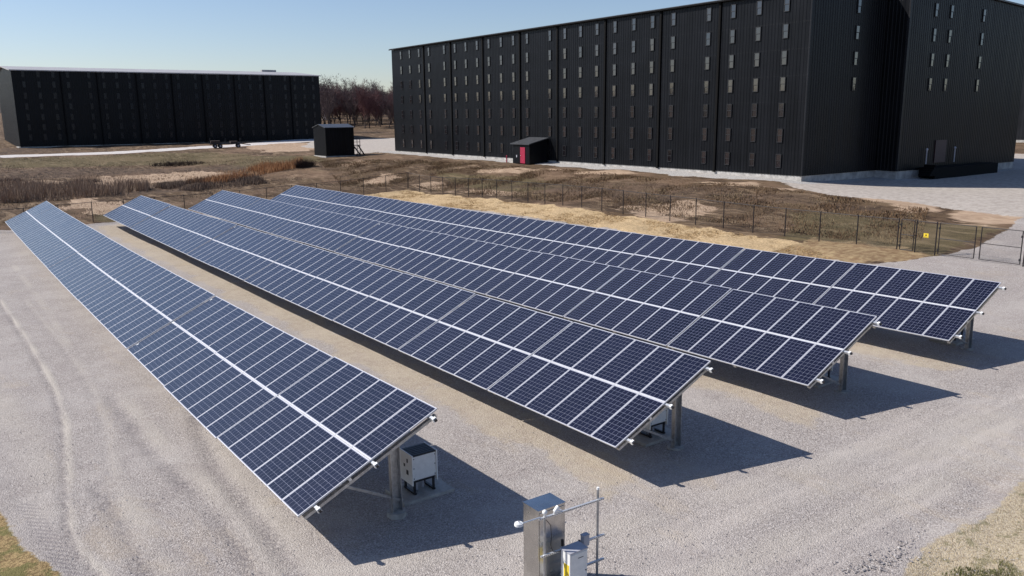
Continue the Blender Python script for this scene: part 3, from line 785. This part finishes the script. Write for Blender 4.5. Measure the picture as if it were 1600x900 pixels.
for r in range(4):
    X, Y = ROWS[r][:2]
    for i in range(12):
        s0, s1 = i * PITCH, i * PITCH + TL
        z0, z1 = row_z(r, s0), row_z(r, s1)
        t = proto if first else copy_tree(proto); first = False
        t.location = (X + random.uniform(-.012, .012), Y + s0, z0 - LOWH + random.uniform(-.018, .018))
        t.rotation_euler = (math.atan2(z1 - z0, TL), random.uniform(-.0035, .0035), 0)
        if i == 0: lb = 'nearest solar table of twelve dark panels in ' + RN[r]
        elif i == 11: lb = 'farthest twelve-panel solar table in ' + RN[r]
        else: lb = 'twelve-panel solar table, %s from near end of %s' % (ORD[i], RN[r])
        tag(t, lb, 'solar table', 'tables of solar panels in four rows')
        for ch in t.children:
            if ch.name.startswith('post') or ch.name.startswith('footing'): ch.location.x = -.28 if r == 0 else .04
            if ch.name.startswith('solar_panel'):
                ch.rotation_euler = (random.gauss(0, .0012), -TILT + random.gauss(0, .0012), 0)

def make_inverter():
    b = empty('inverter_cabinet')
    m_ = MB(); m_.box(-.75, .75, -.55, .55, -.4, .10); m_.build('concrete_pad', M_conc, b, bevel=.02)
    m_ = MB()
    for x in (-.28, .28):
        m_ = MB(); m_.bar((x, -.25, .10), (x, -.25, .48), .05, .05); m_.bar((x, .25, .10), (x, .25, .48), .05, .05); m_.bar((x, -.3, .13), (x, .3, .13), .06, .05)
        m_.build('stand_leg', M_dark, b)
    m_ = MB(); m_.box(-.345, .345, -.30, .32, .50, 1.16); m_.box(-.30, .30, -.26, .28, .42, .50, 1); m_.build('housing', [M_white, M_dark], b, bevel=.012)
    for xa in (-.375, .345):
        m_ = MB(); m_.box(xa, xa + .03, -.335, .35, .38, 1.21); m_.build('side_panel', M_whitepl, b, bevel=.008)
    m_ = MB(); m_.box(-.34, .34, -.31, .33, 1.162, 1.19); 
    for k in range(6): m_.box(-.32, .32, -.28 + k * .1, -.24 + k * .1, 1.19, 1.20)
    m_.build('vent_lid', M_dark, b)
    m_ = MB()
    for x in (-.31, .31):
        for z in (.56, .84, 1.1): m_.tube((x, -.302, z), (x, -.312, z), .014, .014, 8)
    m_.build('bolts', M_dark, b)
    for q_ in ((-.12, -.02, .62, .74), (.06, .12, .80, .88), (-.10, -.05, .95, 1.05)):
        m_ = MB(); m_.box(-.385, -.375, *q_); m_.build('switch', M_dark, b)
    for x_, y_ in ((-.1, 0), (.12, .05)):
        m_ = MB(); m_.tube((x_, y_, .1), (x_, y_, .45), .045, .045, 8); m_.build('conduit', M_grey, b)
    return b
inv = make_inverter()
for r in range(4):
    t = inv if r == 0 else copy_tree(inv)
    x = ROWS[r][0] + (3.92, 3.2, 3.45, 3.85)[r]; y = ROWS[r][1] + (1.65, 1.9, 2.0, 1.8)[r]
    t.location = (x, y, gz(x, y) - .02)
    tag(t, ['white inverter cabinet with dark vented top, fully visible behind the nearest post', 'white inverter cabinet half hidden under the near end of the second row', 'white inverter cabinet half hidden under the near end of the third row', 'white inverter cabinet half hidden under the row nearest the fence'][r], 'inverter', 'inverter cabinets at the near row ends')

# ------------------------------------------------------------------ instrument rack and steel cabinet in the foreground
GZC = gz(9.8, 12.6)
def fg():
    C = Vector((9.372, 12.447, 2.1))
    b = empty('steel_cabinet', (C.x, C.y, GZC)); tag(b, 'tall brushed stainless steel cabinet behind the pipe rack in the foreground', 'cabinet')
    h = C.z - GZC
    M_ss = varied('stainless_steel', (.56, .55, .53), .24, 1.0, .12, 2.5)
    t = NT(M_ss); n = t.noise(60, 2, .5, t.mapping(t.coord('Object'), (1, 1, .03))); t.bump(n, .08, .01)
    m_ = MB(); m_.box(0, .70, 0, .52, .06, h - .012); m_.build('body', M_ss, b, bevel=.006)
    m_ = MB(); m_.box(-.012, .712, -.014, .53, h - .012, h + .004); m_.build('lid', M_ss, b)
    m_ = MB(); m_.box(.03, .67, -.014, -.001, .14, h - .06); dd = m_.build('door', M_ss, b, bevel=.004)
    m_ = MB(); m_.box(.60, .64, -.035, -.014, .85, 1.0); m_.build('handle', M_dark, dd)
    m_ = MB(); m_.box(-.05, .75, -.05, .57, -.1, .06); m_.build('plinth', M_conc, b)
    # rack: two posts and three slotted struts
    Ax, Ay = 9.36, 12.30; Bx, By = 10.80, 12.25
    rk = empty('pipe_rack', (Ax, Ay, GZC)); tag(rk, 'galvanised pipe and slotted strut rack carrying sensors and a meter box', 'rack')
    def P(fr, z): return Vector(((Bx - Ax) * fr, (By - Ay) * fr, z - GZC))
    zt = 2.055
    m_ = MB(); m_.tube(P(0.04, GZC), P(.04, zt + .0), .026, .026, 12); m_.build('post', M_galv, rk)
    m_ = MB(); m_.tube(P(1, GZC), P(1, zt + .20), .028, .028, 12); pb = m_.build('post', M_galv, rk)
    m_ = MB(); m_.tube(P(1, zt + .195), P(1, zt + .245), .032, .030, 12); m_.build('cap', M_whitepl, pb)
    def strut(f0, f1, z, dy=-.05):
        m_ = MB(); a = P(f0, z) + Vector((0, dy, 0)); c = P(f1, z) + Vector((0, dy, 0))
        m_.bar(a, c, .041, .006, 0); 
        for s in (-.0175, .0175): m_.bar(a + Vector((0, s, -.02)), c + Vector((0, s, -.02)), .006, .035, 0)
        n_ = int((c - a).length / .05)
        for k in range(n_):
            q = a.lerp(c, (k + .5) / n_); m_.bar(q + Vector((-.014, -.0215, -.02)), q + Vector((.014, -.0215, -.02)), .002, .012, 1)
        return m_.build('strut', [M_alu, M_dark], rk)
    strut(-.08, 1.08, zt); strut(-.05, 1.10, zt - .84); strut(.30, 1.10, zt - 1.40)
    m_ = MB(); m_.tube(P(-.38, zt + .02) + Vector((0, -.05, 0)), P(-.06, zt + .02) + Vector((0, -.05, 0)), .017, .017, 10); m_.build('sensor_arm', M_alu, rk)
    m_ = MB(); m_.box(.63 * (Bx - Ax), .63 * (Bx - Ax) + .04, -.075, -.04, .45, zt - GZC - .80); m_.build('upright', M_dark, rk)
    m_ = MB()
    pts = [P(.02, zt - .05), P(.1, zt - .2), P(.115, zt - .45), P(.10, zt - .65), P(.14, zt - .80), P(.2, zt - .84), P(.3, zt - .86)]
    for a, c in zip(pts[:-1], pts[1:]): m_.tube(a + Vector((0, -.09, 0)), c + Vector((0, -.09, 0)), .007, .007, 6)
    m_.build('cable', M_cable, rk)
    # the white sensors clamped on the strut
    W0 = Vector((Ax, Ay, GZC))
    def sensor(name, fr, label, kind):
        p = W0 + P(fr, zt + .03) + Vector((0, -.05, 0)); e_ = empty(name, p); tag(e_, label, 'sensor')
        if kind == 'dome':
            m_ = MB()
            for k, (r_, z_) in enumerate([(.06, -.035), (.088, -.02), (.09, 0), (.085, .018), (.06, .03)]):
                m_.tube((0, 0, z_ - .008), (0, 0, z_ + .008), r_, r_ * .97, 18)
            m_.build('body', M_whitepl, e_); m_ = MB(); m_.tube((0, 0, .036), (0, 0, .05), .045, .03, 16); m_.build('shield', M_whitepl, e_)
            m_ = MB(); m_.ball((0, 0, .048), .02, .02, .018); m_.build('dome', M_grey, e_)
        elif kind == 'globe':
            m_ = MB(); m_.ball((0, 0, .07), .055, .055, .055); m_.build('body', M_whitepl, e_); m_ = MB(); m_.tube((0, 0, -.02), (0, 0, .03), .03, .02, 10); m_.build('clamp', M_alu, e_)
        else:
            m_ = MB(); d = Vector((.4, 0, .75)).normalized(); m_.tube((-.05, 0, .01), (.05, 0, .10), .042, .048, 14); m_.build('body', M_whitepl, e_)
            m_ = MB(); m_.tube((.045, 0, .097), (.052, 0, .104), .036, .036, 14); m_.build('lens', M_dark, e_); m_ = MB(); m_.box(-.07, .13, -.02, .02, -.01, .012); m_.build('clamp', M_alu, e_)
    sensor('pyranometer', -.42, 'round white disc sensor at the left end of the rack arm', 'dome')
    sensor('globe_sensor', .02, 'white ball sensor above the left post of the rack', 'globe')
    sensor('tilted_sensor', .22, 'tilted white sensor with a dark lens on the top strut', 'tilt')
    # meter boxes
    x = Ax + .27 * (Bx - Ax); y = Ay - .12
    mb_ = empty('meter_box', (x, y, GZC + .10)); tag(mb_, 'white meter box with yellow label on its side, on the rack', 'meter box')
    m_ = MB(); m_.box(0, .46, -.30, 0, 0, .88); m_.build('body', M_white, mb_, bevel=.012)
    m_ = MB(); m_.box(-.012, .472, -.315, .01, .88, .905); m_.build('lid', M_grey, mb_)
    m_ = MB(); m_.box(.02, .44, -.312, -.30, .03, .85); dd = m_.build('door', M_white, mb_, bevel=.005)
    m_ = MB(); m_.tube((.405, -.33, .42), (.405, -.31, .42), .014, .014, 10); m_.build('latch', M_dark, dd)
    m_ = MB(); m_.box(.20, .34, -.3145, -.311, .735, .75); m_.build('name_plate', M_dark, dd)
    m_ = MB(); m_.box(-.0045, -.001, -.27, -.10, .28, .62); m_.build('yellow_label', M_yellow, mb_)
    j = empty('junction_box', (Ax + .66 * (Bx - Ax), Ay - .07, GZC + .86)); tag(j, 'small grey junction box right of the white meter box', 'junction box')
    m_ = MB(); m_.box(0, .15, -.12, 0, 0, .24); m_.build('body', M_grey, j, bevel=.006)
    m_ = MB(); m_.box(-.006, .156, -.128, .0, .24, .252); m_.build('lid', M_grey, j)
fg()

# ------------------------------------------------------------------ fence and gates
def chain_mat():
    M = mat('chain_link', (.05, .045, .045), .5, .4); t = NT(M)
    sp = t.new('ShaderNodeSeparateXYZ'); t.l.new(t.coord('Object'), sp.inputs[0])
    h = t.math('ADD', sp.outputs[0], sp.outputs[1])
    def dg(sgn):
        u = t.math('MULTIPLY', t.math('ADD', h, t.math('MULTIPLY', sp.outputs[2], sgn)), 1 / .075)
        d = t.math('ABSOLUTE', t.math('SUBTRACT', t.math('FRACT', u), .5)); return t.math('GREATER_THAN', d, .468)
    al = t.math('MAXIMUM', dg(1.0), dg(-1.0)); t.l.new(al, t.b.inputs['Alpha']); return M
M_chain = chain_mat()
FH = 2.0
def fence(p0, p1, spacing, label, extra=()):
    p0 = Vector(p0); p1 = Vector(p1); L = (p1 - p0).length; d = (p1 - p0) / L
    root = empty('chain_link_fence', (p0.x, p0.y, gz(*p0))); o = Vector(root.location)
    tag(root, label, 'fence')
    n = max(1, round(L / spacing)); ps = []
    for k in range(n + 1):
        q = p0 + d * (L * k / n); z = gz(*q); ps.append(Vector((q.x, q.y, z)) - o)
    w = .07
    proto_ = None
    for k, q in enumerate(ps):
        if proto_ is None:
            m_ = MB(); m_.tube((0, 0, -.3), (0, 0, FH), .038, .038, 8); m_.ball((0, 0, FH), .045, .045, .03, 0, 8, 4); proto_ = m_.build('post', M_blackw, root, q)
        else:
            c = proto_.copy(); COL.objects.link(c); c.parent = root; c.location = q
    m_ = MB()
    for a, c in zip(ps[:-1], ps[1:]): m_.tube(a + Vector((0, 0, FH - .04)), c + Vector((0, 0, FH - .04)), .024, .024, 6)
    m_.build('top_rail', M_blackw, root)
    m_ = MB()
    for a, c in zip(ps[:-1], ps[1:]): m_.tube(a + Vector((0, 0, .1)), c + Vector((0, 0, .1)), .006, .006, 4)
    m_.build('bottom_wire', M_blackw, root)
    m_ = MB(); vs = []; fs = []
    for q in ps: vs += [q + Vector((0, 0, .05)), q + Vector((0, 0, FH - .06))]
    for k in range(n): fs.append((2 * k, 2 * k + 2, 2 * k + 3, 2 * k + 1))
    m_.add(vs, fs); m_.build('wire_mesh', M_chain, root)
    return root, ps, o
FX = 49.0
fence((FX, 27.9), (FX, 91.5), 2.75, 'black chain link fence running along the straw bank beside the rightmost row')
fence((FX - .1, 91.6), (-22, 91.6), 3.0, 'black chain link fence crossing beyond the far ends of the panel rows')
pr_, ps_, o_ = fence((FX, 26.75), (FX, 25.5), 2.0, 'short chain link panel with a yellow sign between the two gates')
m_ = MB(); a = Vector((-.05, -.88, 1.12)); m_.box(-.055, -.04, -.80, -.50, 1.02, 1.28); sg = m_.build('warning_sign', M_yellow, pr_)
m_ = MB(); m_.add([(-.058, -.71, 1.13), (-.058, -.59, 1.13), (-.058, -.65, 1.25)], [(0, 2, 1)]); m_.box(-.058, -.0555, -.76, -.54, 1.05, 1.075); m_.build('sign_mark', M_dark, sg)
fence((FX, 20.55), (FX, 2), 3.0, 'black chain link fence continuing past the double gate at the right edge')

def gate(ya, yb, label, rail_light=False):
    za, zb = gz(FX, ya), gz(FX, yb); root = empty('gate', (FX, ya, za)); tag(root, label, 'gate')
    L = yb - ya; s = .03 if L > 0 else -.03; dz = zb - za
    m_ = MB(); h0, h1 = .12, FH - .02
    for yy, z in ((s, 0), (L - s, dz)): m_.tube((0, yy, z + h0), (0, yy, z + h1), .03, .03, 8)
    for h in (h0, 1.05, h1): m_.tube((0, s, h), (0, L - s, h + dz), .022, .022, 8)
    m_.build('gate_frame', M_blackw, root)
    m_ = MB(); m_.add([(0, s, h0), (0, L - s, h0 + dz), (0, L - s, h1 + dz), (0, s, h1)], [(0, 1, 2, 3)]); m_.build('wire_mesh', M_chain, root)
    m_ = MB(); m_.box(-.05, .05, s - .02, s + .06, .3, .42); m_.box(-.05, .05, s - .02, s + .06, 1.6, 1.72); m_.build('hinge', M_dark, root)
gate(27.75, 26.85, 'narrow walk-through gate left of the yellow sign')
gate(25.35, 23.2, 'left leaf of the double vehicle gate right of the yellow sign')
gate(20.7, 22.95, 'right leaf of the double vehicle gate closing the driveway')

# ------------------------------------------------------------------ farm implement, tank
def trailer():
    p = at(357, 231); b = empty('farm_trailer', p, R(-12)); tag(b, 'low dark flatbed trailer parked by the road before the far warehouse', 'trailer')
    m_ = MB(); m_.box(-3.6, 2.6, -1, 1, .75, .95); m_.bar((2.6, 0, .8), (4.4, 0, .55), .15, .15); m_.build('bed', M_dark, b)
    m_ = MB(); m_.box(-3.4, -1.6, -.9, .9, .95, 1.5); m_.box(.4, 1.8, -.8, .8, .95, 1.35); m_.build('load', varied('dull_brown_load', (.06, .04, .03), .8), b)
    for x in (-2.6, -1.6, 1.9):
        for y in (-1.05, 1.05):
            m_ = MB(); m_.tube((x, y - .12, .42), (x, y + .12, .42), .42, .42, 16); w = m_.build('wheel', M_cable, b)
            m_ = MB(); m_.tube((x, y - .13, .42), (x, y + .13, .42), .18, .18, 10); m_.build('rim', M_grey, w)
    m_ = MB()
    for x in (-3.5, -.5, 2.4): m_.bar((x, -1, .9), (x, -1, 2.0), .08, .08); m_.bar((x, 1, .9), (x, 1, 2.0), .08, .08)
    m_.build('stakes', M_dark, b)
trailer()
q = at(508, 188)
tank = empty('storage_tank', (q.x, q.y, gz(q.x, q.y))); tag(tank, 'small white tank beside the far warehouse corner, before the wood', 'tank')
m_ = MB(); m_.tube((0, 0, .3), (0, 0, 3.6), 1.1, 1.1, 20); m_.ball((0, 0, 3.6), 1.1, 1.1, .5); m_.build('shell', M_whitepl, tank)
m_ = MB()
for x in (-.7, .7): m_.box(x - .1, x + .1, -.6, .6, -.4, .35)
m_.build('feet', M_conc, tank)

# ------------------------------------------------------------------ vegetation
def leaf_mat(name, a, b_, rough=.9):
    M = mat(name, a, rough, 0, .2); t = NT(M); oi = t.new('ShaderNodeObjectInfo')
    n = t.noise(.9, 4, .6, t.coord('Object'))
    k = t.math('ADD', t.math('MULTIPLY', n, .7), t.math('MULTIPLY', oi.outputs['Random'], .35))
    t.l.new(t.mix(t.ramp(k, .3, .75), a, b_), t.b.inputs['Base Color']); return M
M_bark = leaf_mat('winter_bark', (.045, .034, .032), (.10, .078, .07))
M_twig = leaf_mat('winter_twigs', (.085, .062, .066), (.15, .108, .108))
M_twigr = leaf_mat('budding_twigs', (.12, .058, .062), (.185, .092, .085))
M_ever = leaf_mat('evergreen', (.010, .020, .012), (.03, .045, .02))
M_reed = leaf_mat('dry_reed', (.13, .095, .075), (.30, .215, .155))
M_orange = leaf_mat('orange_sedge', (.26, .12, .05), (.40, .22, .11))
M_tuft = leaf_mat('dry_grass_blades', (.20, .155, .07), (.48, .38, .20))
M_tuftg = leaf_mat('green_grass_blades', (.09, .10, .03), (.22, .22, .08))

def bare_tree(seed, H, spread, twm):
    rd = random.Random(seed); tr_ = MB(); cr = MB()
    def grow(p, d, L, r, lv):
        mb = tr_ if lv == 0 else cr
        k = (4 if lv == 0 else 3) if lv < 2 else 2; q = p
        for i in range(k):
            d = (d + Vector((rd.gauss(0, .10), rd.gauss(0, .10), rd.gauss(.04, .05)))).normalized()
            q2 = q + d * (L / k); ra = r * (1 - .55 * i / k); rb = r * (1 - .55 * (i + 1) / k)
            mb.tube(q, q2, ra, rb, 5 if lv < 2 else 3, 0 if lv < 2 else 1, False)
            if lv < 4:
                for _ in range(2 if lv < 3 else 3):
                    a = rd.uniform(0, 6.28); s = rd.uniform(.45, .95) * spread
                    side = Vector((math.cos(a), math.sin(a), 0)); nd = (d + side * s + Vector((0, 0, .15))).normalized()
                    grow(q2, nd, L * rd.uniform(.48, .66), rb * .6, lv + 1)
            q = q2
        if lv >= 3:
            for _ in range(3):
                a = (d + Vector((rd.gauss(0, .5), rd.gauss(0, .5), rd.gauss(.2, .3)))).normalized(); e_ = q + a * rd.uniform(.5, 1.1)
                sdv = a.cross(Vector((rd.gauss(0, 1), rd.gauss(0, 1), .3))).normalized() * .03
                cr.add([q - sdv, q + sdv, e_], [(0, 1, 2)], 1)
    grow(Vector((0, 0, -.3)), Vector((0, 0, 1)), H * .55, H * .017, 0)
    return tr_, cr
protos = []
for i, (H, sp_, tw) in enumerate([(15, .9, M_twig), (13, 1.0, M_twigr), (16, .75, M_twig), (12, 1.05, M_twig), (14, .9, M_twigr)]):
    a, c = bare_tree(50 + i, H, sp_, tw)
    e_ = empty('bare_tree', (100, 330, 9)); c1 = a.build('trunk', M_bark, e_); c2 = c.build('crown', [M_bark, tw], e_); protos.append(e_)
placed = set()
def place_tree(kind, x, y, s, label, group, hs=1.0):
    global placed
    if kind in placed: t = copy_tree(protos[kind])
    else: t = protos[kind]; placed.add(kind)
    t.location = (x, y, gz(x, y) - .1); t.rotation_euler = (0, 0, random.uniform(0, 6.28)); t.scale = (s, s, s * hs)
    tag(t, label, 'tree', group); return t
tx = []
for row, (D0, D1) in enumerate(((285, 300), (300, 312), (312, 326), (326, 342), (342, 360), (362, 385), (385, 410))):
    n = 16
    for k in range(n):
        px = 488 + (k + .5 + random.uniform(-.4, .4)) * (650 - 488) / n
        if row == 0 and px < 560 and random.random() < .7: continue
        D = random.uniform(D0, D1); d = _fw + _r * ((px - 800) / FPX); x, y = d.x * D, d.y * D
        kd = random.choice([0, 2, 3, 0]) if random.random() < .55 else random.choice([1, 4])
        lab = 'bare winter tree with %s in the wood between the two warehouses' % ('reddish budding twigs' if kd in (1, 4) else 'grey brown twigs')
        place_tree(kd, x, y, random.uniform(.72, .98) * (1 - .03 * row), lab, 'bare reddish trees in the far wood' if kd in (1, 4) else 'bare grey brown trees in the far wood')
d = _fw + _r * ((523 - 800) / FPX)
place_tree(2, d.x * 262, d.y * 262, .95, 'tall lone bare tree at the left edge of the far wood, before the others', None)
d = _fw + _r * ((515.5 - 800) / FPX); ex, ey = d.x * 240, d.y * 240
ev = empty('evergreen_shrub', (ex, ey, gz(ex, ey))); tag(ev, 'small dark evergreen beside the white tank', 'shrub')
cr = MB(); rd = random.Random(3)
for _ in range(1400):
    h = rd.random() ** .8 * 3.6; r_ = (1 - h / 3.9) * 1.9 * rd.uniform(.5, 1.05); a = rd.uniform(0, 6.28); c = Vector((r_ * math.cos(a), r_ * math.sin(a), h + .1))
    u = Vector((rd.gauss(0, 1), rd.gauss(0, 1), rd.gauss(0, 1))).normalized() * .2; v = Vector((rd.gauss(0, 1), rd.gauss(0, 1), rd.gauss(0, 1))).normalized() * .2
    cr.add([c - u, c + v, c + u], [(0, 1, 2)])
cr.build('crown', M_ever, ev); m_ = MB(); m_.tube((0, 0, -.2), (0, 0, 2.5), .12, .04, 7); m_.build('trunk', M_bark, ev)

def blades(name, poly, n, h, w, mt, label, cat='grass', clump=0, seed=1, lean=.25, dens=None):
    """blades scattered inside a plan polygon, one object"""
    rd = np.random.default_rng(seed); P = np.array([(p[0], p[1]) for p in poly]); lo, hi = P.min(0), P.max(0)
    pts = rd.uniform(lo, hi, (n * 4, 2))
    ins = np.zeros(len(pts), bool)
    for i in range(len(P)):
        ax, ay = P[i]; bx, by = P[(i + 1) % len(P)]
        ins ^= ((ay > pts[:, 1]) != (by > pts[:, 1])) & (pts[:, 0] < (bx - ax) * (pts[:, 1] - ay) / (by - ay + 1e-12) + ax)
    pts = pts[ins]
    if clump:
        f = fnoise(pts[:, 0], pts[:, 1], clump, seed + 5); pts = pts[f > rd.uniform(-.5, .6, len(pts))]
    pts = pts[:n]; z = terr(pts[:, 0], pts[:, 1]) - .03; k = len(pts)
    hh = h * rd.uniform(.4, 1.15, k); a = rd.uniform(0, 6.28, k); ln = rd.normal(0, lean, (k, 2)) * hh[:, None]
    b0 = np.stack([pts[:, 0] - np.cos(a) * w / 2, pts[:, 1] - np.sin(a) * w / 2, z], 1); b1 = np.stack([pts[:, 0] + np.cos(a) * w / 2, pts[:, 1] + np.sin(a) * w / 2, z], 1)
    tp_ = np.stack([pts[:, 0] + ln[:, 0], pts[:, 1] + ln[:, 1], z + hh], 1)
    vs = np.stack([b0, b1, tp_], 1).reshape(-1, 3); fs = np.arange(3 * k).reshape(-1, 3)
    me_ = bpy.data.meshes.new(name); me_.from_pydata(vs.tolist(), [], fs.tolist()); me_.materials.append(mt)
    o = bpy.data.objects.new(name, me_); COL.objects.link(o); tag(o, label, cat, None, 'stuff'); return o
blades('marsh_reeds', A((0, 292), (120, 290), (235, 294), (230, 304), (120, 312), (0, 318)), 9000, 1.5, .07, M_reed, 'dense band of dry grey brown reeds beyond the far fence', 'reeds', .5, 2)
blades('dry_sedge', A((290, 286), (400, 264), (440, 255), (475, 250), (470, 262), (420, 272), (330, 290)), 6000, 1.1, .07, M_orange, 'orange dry sedge on the bank left of the black shed', 'grass', .6, 3)
blades('marsh_grass', A((230, 292), (330, 280), (400, 276), (420, 288), (300, 300)), 5000, .8, .06, M_reed, 'thin dry marsh grass between the reeds and the sandy bank', 'grass', .7, 4)
BANK = [(50, 27), (62, 33), (63, 60), (64, 88), (62, 112), (52, 128), (44, 100), (50, 92)]
blades('bank_grass', BANK, 42000, .20, .07, leaf_mat('bank_grass_blades', (.075, .043, .025), (.17, .105, .058)), 'short brown winter grass on the bank below the near warehouse', 'grass', .8, 6)
blades('pale_bank_grass', BANK, 22000, .16, .07, leaf_mat('pale_grass_blades', (.22, .16, .09), (.34, .26, .16)), 'pale dead grass in streaks on the bank below the near warehouse', 'grass', 1.1, 16)
blades('field_grass', [(-8, 94), (48, 94), (52, 128), (46, 168), (8, 168), (-30, 150)], 22000, .16, .09, leaf_mat('field_grass_blades', (.10, .068, .045), (.27, .19, .12)), 'rough brown winter grass in the low field beyond the far fence', 'grass', .45, 26)
blades('straw_mulch', [(40, 91), (48.4, 91), (48.2, 34), (44, 28.5), (41, 29)], 34000, .10, .06, leaf_mat('loose_straw', (.34, .22, .10), (.74, .58, .36)), 'loose yellow straw mulch inside the fence by the rightmost row', 'straw', 0, 7, 1.6)
blades('verge_grass', [(-3, 12), (1.5, 15), (1.2, 18.2), (.45, 24), (-.6, 31), (-4, 31)], 12000, .07, .014, M_tuft, 'dry grass verge in the lower left corner', 'grass', 1.6, 8)
blades('green_verge_grass', [(-3, 12), (1.3, 15), (1.0, 18.2), (.3, 23), (-3, 25)], 5000, .07, .014, M_tuftg, 'green tufts in the lower left verge', 'grass', 2.2, 9)
blades('corner_grass', [(14.5, 4), (15.5, 7.3), (19, 7.9), (23, 8.0), (23, 4)], 3500, .06, .012, M_tuft, 'sparse dry grass on the verge in the lower right corner', 'grass', 2.0, 10)
blades('green_corner_grass', A((1450, 905), (1500, 885), (1560, 890), (1560, 860), (1550, 835), (1600, 818), (1620, 905)), 2600, .08, .014, M_tuftg, 'green grass patches in the lower right corner', 'grass', 2.2, 11)

def shrub(px, py, rx, h, mt, label, seed, nb=300):
    p = at(px, py); b = empty('shrub', (p.x, p.y, p.z - .05)); tag(b, label, 'shrub'); rd = random.Random(seed); m_ = MB()
    for _ in range(nb):
        a = rd.uniform(0, 6.28); t = rd.random() ** .5 * rx; q = Vector((t * math.cos(a), t * math.sin(a) * .6, 0))
        d = Vector((q.x * .35 / rx + rd.gauss(0, .25), rd.gauss(0, .25), 1)).normalized(); e_ = q + d * h * rd.uniform(.4, 1) * (1 - .4 * (t / rx) ** 2); s = Vector((.05, .03, 0))
        m_.add([q - s, q + s, e_], [(0, 1, 2)])
        for k in range(2):
            f = q.lerp(e_, rd.uniform(.4, .9)); g = f + Vector((rd.gauss(0, .3), rd.gauss(0, .3), rd.uniform(.1, .4))); m_.add([f - s * .6, f + s * .6, g], [(0, 1, 2)])
    m_.build('branches', mt, b)
M_shr = leaf_mat('dark_shrub', (.055, .038, .032), (.12, .085, .068))
shrub(277, 258, 4.2, .95, M_shr, 'low dark shrub on the grassy slope before the far warehouse', 1)
shrub(477, 261, 1.4, 1.7, M_shr, 'dark upright shrub at the foot of the bank left of the black shed', 2)
shrub(130, 286, 2.4, .5, M_shr, 'low dark brush on the pale sandy bank', 3)
shrub(5, 285, 2.6, .6, M_shr, 'dark brush at the left edge beyond the fence', 4)

# loose stones along the gravel's broken edges and tracks
def stones():
    rd = random.Random(12); m_ = MB()
    edge_ = smooth_pts(A((1330, 900), (1400, 872), (1445, 850), (1500, 822), (1545, 806), (1600, 786)), 10); spots = []
    for i in range(620):
        k = rd.random() * (len(edge_) - 1.001); j = int(k); t = k - j
        spots.append((edge_[j][0] * (1 - t) + edge_[j + 1][0] * t + rd.gauss(0, .12), edge_[j][1] * (1 - t) + edge_[j + 1][1] * t + rd.gauss(.05, .16), rd.uniform(.012, .036)))
    for i in range(3200):
        px, py = rd.uniform(0, 1600), 905 - 330 * rd.random() ** 1.2; p = at(px, py, .28)
        if p.x < 1.3: continue
        spots.append((p.x, p.y, rd.uniform(.010, .024)))
    P_ = np.array(spots); Z = terr(P_[:, 0], P_[:, 1])
    for (x, y, s), z in zip(spots, Z):
        c = Vector((x, y, z + s * .2 + .01)); vs = []
        for dx, dy, dz in ((1, 0, 0), (-1, 0, 0), (0, 1, 0), (0, -1, 0), (0, 0, .7), (0, 0, -.5)):
            vs.append(c + Vector((dx, dy, dz)) * s * rd.uniform(.6, 1.3))
        m_.add(vs, [(0, 2, 4), (2, 1, 4), (1, 3, 4), (3, 0, 4), (2, 0, 5), (1, 2, 5), (3, 1, 5), (0, 3, 5)])
    M = mat('stone', (.3, .28, .27), .9, 0, .2); t = NT(M); n = t.noise(9, 2, .5, t.coord('Object'))
    t.l.new(t.mix(t.ramp(n, .35, .65), (.17, .155, .165), (.46, .43, .41)), t.b.inputs['Base Color'])
    o = m_.build('loose_stones', M); tag(o, 'loose stones scattered on the gravel in the foreground', 'stones', None, 'stuff')
stones()
